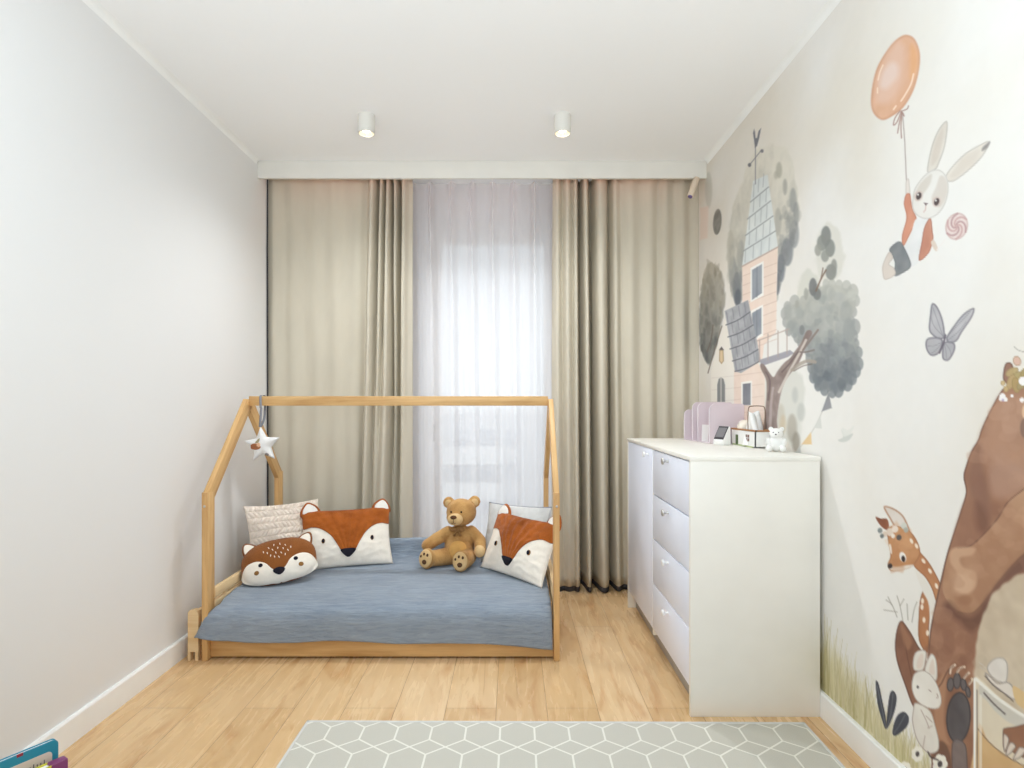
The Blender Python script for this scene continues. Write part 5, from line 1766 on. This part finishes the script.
for (x, y, r_, c) in ((890, 532, 3.6, (222, 206, 192)), (895, 529, 3.2, (232, 218, 206)), (899, 537.5, 2.6, (88, 84, 84)), (885, 534, 2.4, (214, 196, 180)), (880, 530.5, 2.4, (130, 136, 134)), (882, 536, 2, (110, 116, 116)), (904, 526, 3, (204, 206, 196)), (906, 530, 2.4, (172, 174, 164)), (893, 536, 2, (236, 226, 216))):
    oval(x, y, r_, r_ * 1.1, c, 0.95)

# --- bear
fig('painted_bear')
BR, BD, BL_ = (170, 124, 98), (124, 86, 70), (196, 154, 124)
INK = (96, 70, 62)
TAIL = [(900.5, 621), (895.5, 638), (896.5, 659), (905, 685), (914.5, 708), (924, 700), (926, 660), (918, 646), (909, 630)]
poly(TAIL, (150, 104, 82), 1, 1, True, (128, 86, 68), 0.8, edge=INK, ew=1.2)
line([(903, 628), (908, 660), (916, 694)], 1.0, (112, 76, 62), 0.7)
poly([(901, 624), (907, 632), (912, 642), (908, 650), (903, 640)], (172, 122, 92), 0.7, 3)
BODY = [(1010, 385), (1002, 390), (991, 409), (982, 428), (978, 440), (971.5, 451), (966, 466), (963.6, 477), (966, 492), (961, 510), (953.6, 533), (947, 554), (941, 579), (935, 606), (930, 633), (928, 661), (926, 700), (932, 760), (950, 830), (1200, 900), (1200, 420), (1150, 360), (1080, 340), (1040, 356)]
poly(BODY, BR, 1, 1.1, True, (148, 104, 82), 0.9, edge=INK, ew=1.3, ea=0.75)
# head and snout in lighter wash, flanks darker
poly([(1005, 395), (1024, 392), (1060, 400), (1070, 460), (1030, 486), (1000, 470), (982, 445), (990, 420)], (182, 140, 114), 0.75, 14)
poly([(972, 455), (980, 445), (984, 470), (990, 505), (983, 530), (974, 512), (968, 480)], (140, 102, 86), 0.7, 8)
poly([(990, 470), (1010, 462), (1024, 470), (1024, 486), (1005, 498), (992, 494)], (180, 142, 122), 0.6, 8)
poly([(966, 500), (976, 505), (984, 528), (972, 543), (958, 545), (954, 538)], (156, 112, 90), 0.6, 7)
poly([(976, 502), (985, 510), (990, 524), (984, 534), (976, 526)], BD, 0.65, 8)
# near foreleg
ARM = [(1040, 484), (1024, 489), (1008, 502), (998, 518), (983, 535), (971, 546), (955, 548), (948, 556), (943.5, 578), (943, 592), (950, 604), (962, 613), (972, 613), (984, 602), (997, 584), (1012, 566), (1024, 554), (1060, 536), (1080, 500)]
poly(ARM, (188, 146, 114), 1, 1.2, True, (170, 124, 94), 0.9)
line([(1024, 489), (1008, 502), (998, 518), (983, 535), (970, 546), (958, 548)], 1.2, (110, 78, 66), 0.8)
line([(958, 612), (972, 613), (984, 602), (997, 584), (1012, 566), (1024, 554)], 1.2, (120, 86, 70), 0.6)
poly([(951, 550), (960, 547), (975, 548), (972, 555), (960, 558), (963, 567), (975, 572), (976, 586), (966, 594), (955, 588), (957, 574), (950, 562)], (206, 166, 134), 0.75, 3)
poly([(955, 575), (970, 575), (973, 590), (960, 596), (953, 590)], (214, 176, 146), 0.4, 5)
oval(965, 600, 7, 5, (156, 108, 80), 0.6, 0, 4)
poly([(944, 604), (950, 602), (960, 613), (972, 617), (985, 604), (986, 618), (972, 632), (958, 622), (946, 612)], (110, 76, 64), 0.75, 7)
poly([(984, 602), (997, 584), (1012, 566), (1030, 552), (1030, 566), (1010, 580), (994, 596), (985, 616)], (120, 86, 74), 0.8, 6)
dabs(BODY, (192, 150, 122), (170, 122, 96), 130, 9, 7, 0.30, 10)
dabs([(1000, 400), (1060, 400), (1060, 480), (1000, 490), (975, 450)], (200, 160, 134), (168, 128, 106), 40, 9, 8, 0.35, 8)
dabs(ARM, (206, 164, 132), (172, 126, 96), 36, 8, 6, 0.30, 8)
dabs([(930, 620), (976, 620), (976, 668), (928, 668)], (150, 104, 80), (136, 92, 72), 24, 7, 8, 0.35, 6)
# belly
BE = [(1030, 574), (1008, 581), (994, 594), (985, 611), (979, 632), (976, 660), (976, 700), (1000, 760), (1100, 780), (1130, 660), (1090, 590)]
poly(BE, (212, 196, 172), 1, 3, True, (190, 170, 144), 0.9, wob=2)
dabs(BE, (196, 178, 152), (190, 170, 146), 50, 5, 5, 0.35, 5)
# hind paw
poly([(930, 668), (945, 676), (955, 668), (966, 672), (974, 690), (976, 780), (948, 800), (932, 760), (926, 710)], (168, 120, 92), 1, 3, True, (140, 96, 74), 0.9)
poly([(946, 690), (944, 715), (946, 735), (950, 745), (938, 735), (934, 705), (939, 680), (946, 674)], (184, 136, 104), 0.8, 3)
line([(935, 690), (941, 684), (946, 674), (950, 668)], 1.2, (96, 66, 56), 0.8)
oval(958.5, 717.5, 12.2, 25.5, (106, 99, 100), 1, 3, 1.1, (88, 82, 84), 0.9, edge=(58, 52, 54), ew=1.3)
for (x, y, rx, ry, r_) in ((950.5, 684.5, 3.6, 7, 5), (957, 681, 4, 8, 0), (963.5, 684.5, 3.2, 6.5, -8), (968, 692, 2.6, 6, -10)):
    oval(x, y, rx, ry, (110, 102, 102), 1, r_, 1, edge=(60, 54, 56), ew=1.1)
for a_ in ([(950, 673), (951, 668), (955, 665)], [(957, 672), (960, 668.5), (964.5, 667)], [(964, 678), (966.5, 675), (969, 673)], [(969, 684), (971.5, 681), (972, 679)]):
    line(a_, 2.3, (228, 208, 184), 1); line([(p[0] - 1.2, p[1] + 0.8) for p in a_], 0.8, (100, 70, 60), 0.8)
poly([(952, 744), (965, 744), (968, 770), (972, 800), (956, 800)], (136, 124, 122), 0.9, 1.5, True, (108, 96, 94), 0.8, edge=(80, 66, 64), ew=1)
poly([(938, 742), (948, 748), (954, 780), (958, 810), (940, 800), (932, 765)], (120, 86, 70), 0.85, 2)
# ear, leaf crown, face beyond
poly([(1004, 381), (1003.4, 372), (1005.5, 364), (1009.5, 362.5), (1013, 367), (1012, 384)], (156, 116, 98), 1, 1, edge=INK, ew=1.3)
for (x, y, rx, ry, r_, c) in ((1012, 372, 4, 7, 60, (186, 162, 112)), (1018, 376, 4, 7, 80, (176, 156, 104)), (1011, 382, 4, 8, 20, (188, 160, 112)), (1016, 385, 4, 8, -10, (178, 152, 100)), (1003, 383, 2.4, 2.6, 0, (206, 180, 130)), (1006, 389, 2.6, 3.2, 0, (200, 172, 120)), (1022, 384, 4, 7, 40, (166, 150, 106)), (1017, 361, 4, 5, -20, (216, 176, 156)), (1028, 372, 5, 8, 70, (172, 152, 100)), (1036, 364, 5, 8, 50, (184, 160, 110))):
    oval(x, y, rx, ry, c, 0.95, r_, 1, edge=(136, 112, 76), ew=0.9, ea=0.4)
for (x, y, r_) in ((1002.5, 396.5, 3.2), (1000.8, 399, 2), (1005.5, 399.5, 2.2), (1012, 396, 1.6), (1023, 381, 4.4), (1022, 400, 2.4), (1030, 384, 4)):
    oval(x, y, r_, r_, (240, 236, 236), 1)
oval(1003, 400, 1.2, 1.2, (186, 170, 206), 0.9)
line([(1024, 352), (1018, 350), (1014, 346.5)], 0.8, (156, 150, 140), 0.8)
oval(1026, 412, 4, 8, (224, 190, 152), 0.9); oval(1025, 428, 5, 10, (132, 104, 92), 0.8, 0, 2)
oval(1080, 436, 6, 9, (60, 46, 44), 1); oval(1095, 470, 30, 22, (206, 178, 150), 0.9, 0, 4); oval(1105, 458, 12, 8, (66, 52, 50), 1, 0, 2)

# --- honey jar
fig('painted_jar')
JAR = [(974, 679), (977, 676), (986, 684), (1000, 698), (1024, 715), (1100, 740), (1100, 860), (976, 830)]
poly(JAR, (226, 214, 190), 1, 1.2, False, (214, 200, 176), 0.6)
poly([(978, 729), (988, 741), (1004, 754), (1030, 768), (1100, 790), (1100, 880), (976, 840)], (220, 184, 132), 1, 2, True, (206, 164, 112), 0.8)
poly([(979, 694), (986, 700), (996, 712), (1012, 724), (1040, 735), (1040, 722), (1012, 708), (992, 694), (981, 684)], (206, 202, 192), 0.9, 2)
line([(976, 679), (986, 688), (1000, 700), (1024, 716), (1050, 728)], 3.2, (240, 238, 230), 0.95)
line([(984, 693), (994, 704), (1005, 714)], 1.6, (90, 80, 76), 0.8)
line([(978, 729), (990, 743), (1006, 756), (1030, 769)], 1.0, (120, 92, 70), 0.8)
line([(974.6, 679), (974.6, 800)], 2.4, (240, 238, 232), 1, False)
line([(977, 690), (977.4, 800)], 1.0, (120, 108, 102), 0.9, False)
line([(980.5, 696), (980.5, 790)], 3.0, (238, 234, 224), 0.6, False)
poly([(1003, 731), (1006, 728), (1014, 727), (1030, 724), (1060, 730), (1060, 765), (1040, 764), (1022, 757), (1012, 752), (1004, 750)], (166, 116, 88), 1, 1, True, (140, 96, 74), 0.8, edge=INK, ew=1.1)
for P_ in ([(1004, 734), (1009, 738), (1008, 745), (1004.5, 752), (1003, 742)], [(1011, 742), (1016, 746), (1012, 752), (1006, 756), (1007, 748)], [(1020, 747), (1026, 750), (1021, 757), (1013, 760), (1016, 752)]):
    poly(P_, (222, 208, 194), 1, 1, True, edge=(84, 66, 60), ew=1)
fig('painted_mouse')
poly([(987, 668), (990, 662), (996, 658), (1003, 658), (1007.5, 664), (1007.5, 677), (1005, 683), (997, 681), (990, 675)], (228, 222, 214), 1, 1, True, (210, 202, 194), 0.8, edge=(138, 128, 122), ew=1.1)
poly([(985, 673), (990, 676), (998, 683), (1008, 682), (1014, 688), (1020, 696), (1014, 700), (1002, 692), (990, 682)], (226, 218, 208), 1, 1, True, edge=(110, 98, 92), ew=1.1)
line([(985, 676), (994, 686), (1006, 695), (1013, 701)], 1.1, (90, 78, 74), 0.8)
line([(980, 667), (986, 670)], 0.7, (200, 194, 188), 0.9, False); line([(979, 662), (986, 668)], 0.7, (206, 200, 194), 0.9, False)
poly([(1013, 686), (1024, 692), (1040, 704), (1040, 716), (1022, 708), (1015, 700)], (222, 190, 136), 1, 1.2)

# --- sitting bunny, leaves, daisies
fig('painted_bunny')
BW, BW2, BE_ = (230, 225, 216), (216, 208, 198), (150, 128, 116)
poly([(914, 670), (913, 660), (915.5, 652.5), (921, 650), (926, 651.5), (925.8, 660), (923, 670)], BW, 1, 1, True, BW2, 0.6, edge=BE_, ew=0.9)
poly([(917, 668), (917.5, 660), (921, 654), (923.5, 656), (922, 667)], (220, 200, 186), 0.7, 1.5)
poly([(924.5, 671), (927.8, 659), (932, 653.6), (936.5, 661), (937, 679), (930, 680)], BW, 1, 1, True, BW2, 0.6, edge=BE_, ew=0.9)
poly([(929, 672), (931, 662), (933.5, 660), (934.5, 674)], (220, 200, 186), 0.7, 1.5)
poly([(915, 703), (924, 706), (931, 712), (935, 724), (939, 741), (937.6, 751), (928, 753), (917.5, 741), (912.4, 723), (913, 711)], BW, 1, 1, True, BW2, 0.7, edge=BE_, ew=0.9)
poly([(912.4, 679), (915.7, 672.5), (925.6, 671), (935.4, 681), (941.5, 698), (938.7, 708), (928, 708), (917, 701), (912, 690)], (234, 230, 222), 1, 1, True, BW2, 0.5, edge=BE_, ew=0.8)
oval(917.8, 687, 1.1, 1.4, (90, 78, 74)); line([(929, 690), (931, 691.5)], 0.9, (160, 136, 124), 0.9, False); line([(937, 694), (938, 697), (936.5, 698)], 0.9, (170, 146, 134), 0.9)
for a_ in ([(921, 710), (926, 720), (929, 728)], [(926, 716), (932, 722)], [(925, 736), (923, 748)], [(928, 728), (932, 726)]):
    line(a_, 0.8, (178, 156, 144), 0.9)
fig('painted_leaf')
for P_ in ([(875.8, 682), (878.5, 684), (882, 700), (885.6, 718), (885.6, 729), (881, 716), (877.5, 702)], [(890, 694), (893.5, 691), (896.5, 698.4), (893.6, 713.8), (886.7, 729), (887.5, 712)], [(904, 712), (908.8, 718), (906.4, 727), (897, 735), (892.8, 734), (894, 724), (898, 715)]):
    poly(P_, (86, 88, 98), 1, 1, True, (70, 72, 82), 0.9, edge=(58, 58, 68), ew=0.9)
for a_ in ([(877, 686), (882, 708), (885.5, 727)], [(893, 694), (891, 712), (887, 728)], [(905, 715), (899, 726), (894, 733)]):
    line(a_, 0.7, (120, 122, 130), 0.8)
fig('painted_daisy')
for (x, y, r_) in ((917.5, 754, 6.5), (940, 764, 8), (905, 770, 7)):
    for k_ in range(7):
        an = k_ * 2 * math.pi / 7
        oval(x + r_ * 0.55 * math.cos(an), y + r_ * 0.75 * math.sin(an), r_ * 0.42, r_ * 0.5, (238, 234, 222), 1)
    oval(x, y, r_ * 0.3, r_ * 0.42, (84, 76, 76), 1)
line([(928, 752), (931, 757), (938, 760)], 1.6, (70, 58, 56), 0.8)

# --- build the sheet: ground plus one mesh for each painted figure
LUM = IMG @ np.array([0.3, 0.59, 0.11])
IMG = LUM[..., None] + (IMG - LUM[..., None]) * 0.87      # the print is a muted watercolour
GAIN = np.array([1.03, 1.02, 1.01])
LINI = np.where(IMG / 255 <= 0.04045, IMG / 255 / 12.92, ((np.clip(IMG, 0, 255) / 255 + 0.055) / 1.055) ** 2.4) * GAIN
FIGS.remove('wallpaper')
nz_, ny_ = GY.shape
mural = empty('wall_mural', (XR, 2.4, 0.0))
tag(mural, 'watercolour woodland mural on the wall with bear, deer, rabbit, balloon and tree house', 'wall mural')
quad_fig = FIG[:-1, :-1]
labels = {'painted_tree': 'painted grey green trees with brown branches', 'painted_tree_house': 'painted peach tree house with a grey shingle tower',
          'painted_balloon': 'painted peach balloon on a string', 'painted_rabbit': 'painted rabbit in an orange jacket holding a lollipop',
          'painted_butterfly': 'painted grey butterfly', 'painted_deer': 'painted spotted fawn peeking out', 'painted_bear': 'painted large brown bear with a pale belly',
          'painted_bunny': 'painted small white bunny', 'painted_jar': 'painted honey jar', 'painted_grass': 'painted tall yellow green grass'}
for f_ in range(len(FIGS) + 1):
    rr, cc = np.where(quad_fig == f_)
    if len(rr) == 0: continue
    v = np.stack([rr * ny_ + cc, rr * ny_ + cc + 1, (rr + 1) * ny_ + cc + 1, (rr + 1) * ny_ + cc], axis=1)
    uq, invx = np.unique(v, return_inverse=True)
    invx = invx.reshape(v.shape)
    co = np.empty((len(uq), 3), np.float32)
    co[:, 0] = 0.0; co[:, 1] = GY.ravel()[uq] - 2.4; co[:, 2] = GZ.ravel()[uq]
    name = 'wallpaper_ground' if f_ == 0 else FIGS[f_ - 1]
    me = bpy.data.meshes.new(name)
    me.vertices.add(len(uq)); me.vertices.foreach_set('co', co.ravel())
    me.loops.add(len(rr) * 4); me.polygons.add(len(rr))
    me.loops.foreach_set('vertex_index', invx[:, [0, 1, 2, 3]].ravel().astype(np.int32))
    me.polygons.foreach_set('loop_start', np.arange(0, len(rr) * 4, 4, dtype=np.int32))
    me.update(calc_edges=True)
    at_ = me.color_attributes.new('paint', 'FLOAT_COLOR', 'POINT')
    cl = np.ones((len(uq), 4), np.float32); cl[:, :3] = LINI.reshape(-1, 3)[uq]
    at_.data.foreach_set('color', cl.ravel())
    me.materials.append(M['mural'])
    o = bpy.data.objects.new(name, me); COL.objects.link(o); o.parent = mural
    if name in labels: o['label'] = labels[name]

# ------------------------------------------------------------------ light
wd = bpy.data.worlds.new('overcast_sky'); SC.world = wd; wd.use_nodes = True
bg = wd.node_tree.nodes['Background']; bg.inputs[0].default_value = (0.93, 0.965, 1.0, 1); bg.inputs[1].default_value = SKY
def area(name, loc, rot, sx_, sy_, energy, col=(1, 1, 1)):
    d = bpy.data.lights.new(name, 'AREA'); d.shape = 'RECTANGLE'; d.size = sx_; d.size_y = sy_; d.energy = energy; d.color = col
    o = bpy.data.objects.new(name, d); COL.objects.link(o); o.location = loc; o.rotation_euler = rot
    return o
area('daylight', ((WX0 + WX1) / 2, YB + 2.2, 4.6), (R(-38), 0, 0), 2.4, 2.0, DAY, (0.94, 0.97, 1.0))
area('bounce_fill', (-0.18, 0.1, 1.55), (R(140), 0, 0), 1.6, 1.0, BOUNCE_FILL, FILL_COL)  # added fill aimed upward, brightens the room by bounce off the ceiling
area('overhead_fill', (-0.18, 1.35, ZC - 0.05), (0, 0, 0), 1.3, 1.1, TOP, FILL_COL)  # added unseen fill from overhead, lifts floor, bed and side walls
area('pelmet_led_strip', (-0.2, 3.54, 2.60), (R(-20), 0, 0), 2.4, 0.02, LED, (1.0, 0.30, 0.20))
for x, y in ((-0.733, 2.93), (0.254, 2.93)):
    d = bpy.data.lights.new('spot_beam', 'SPOT'); d.energy = SPOT; d.spot_size = R(150); d.spot_blend = 1.0; d.shadow_soft_size = 0.04; d.color = (0.93, 0.97, 1.0)
    o = bpy.data.objects.new('spot_beam', d); COL.objects.link(o); o.location = (x, y, ZC - 0.094)
SC.view_settings.view_transform = 'Standard'
SC.view_settings.look = 'None'
SC.view_settings.exposure = EXPO
SC.view_settings.gamma = 1.0
SC.view_settings.use_curve_mapping = False
SC.cycles.use_denoising = True
SC.cycles.max_bounces = 12
SC.cycles.diffuse_bounces = 8
SC.cycles.transparent_max_bounces = 16
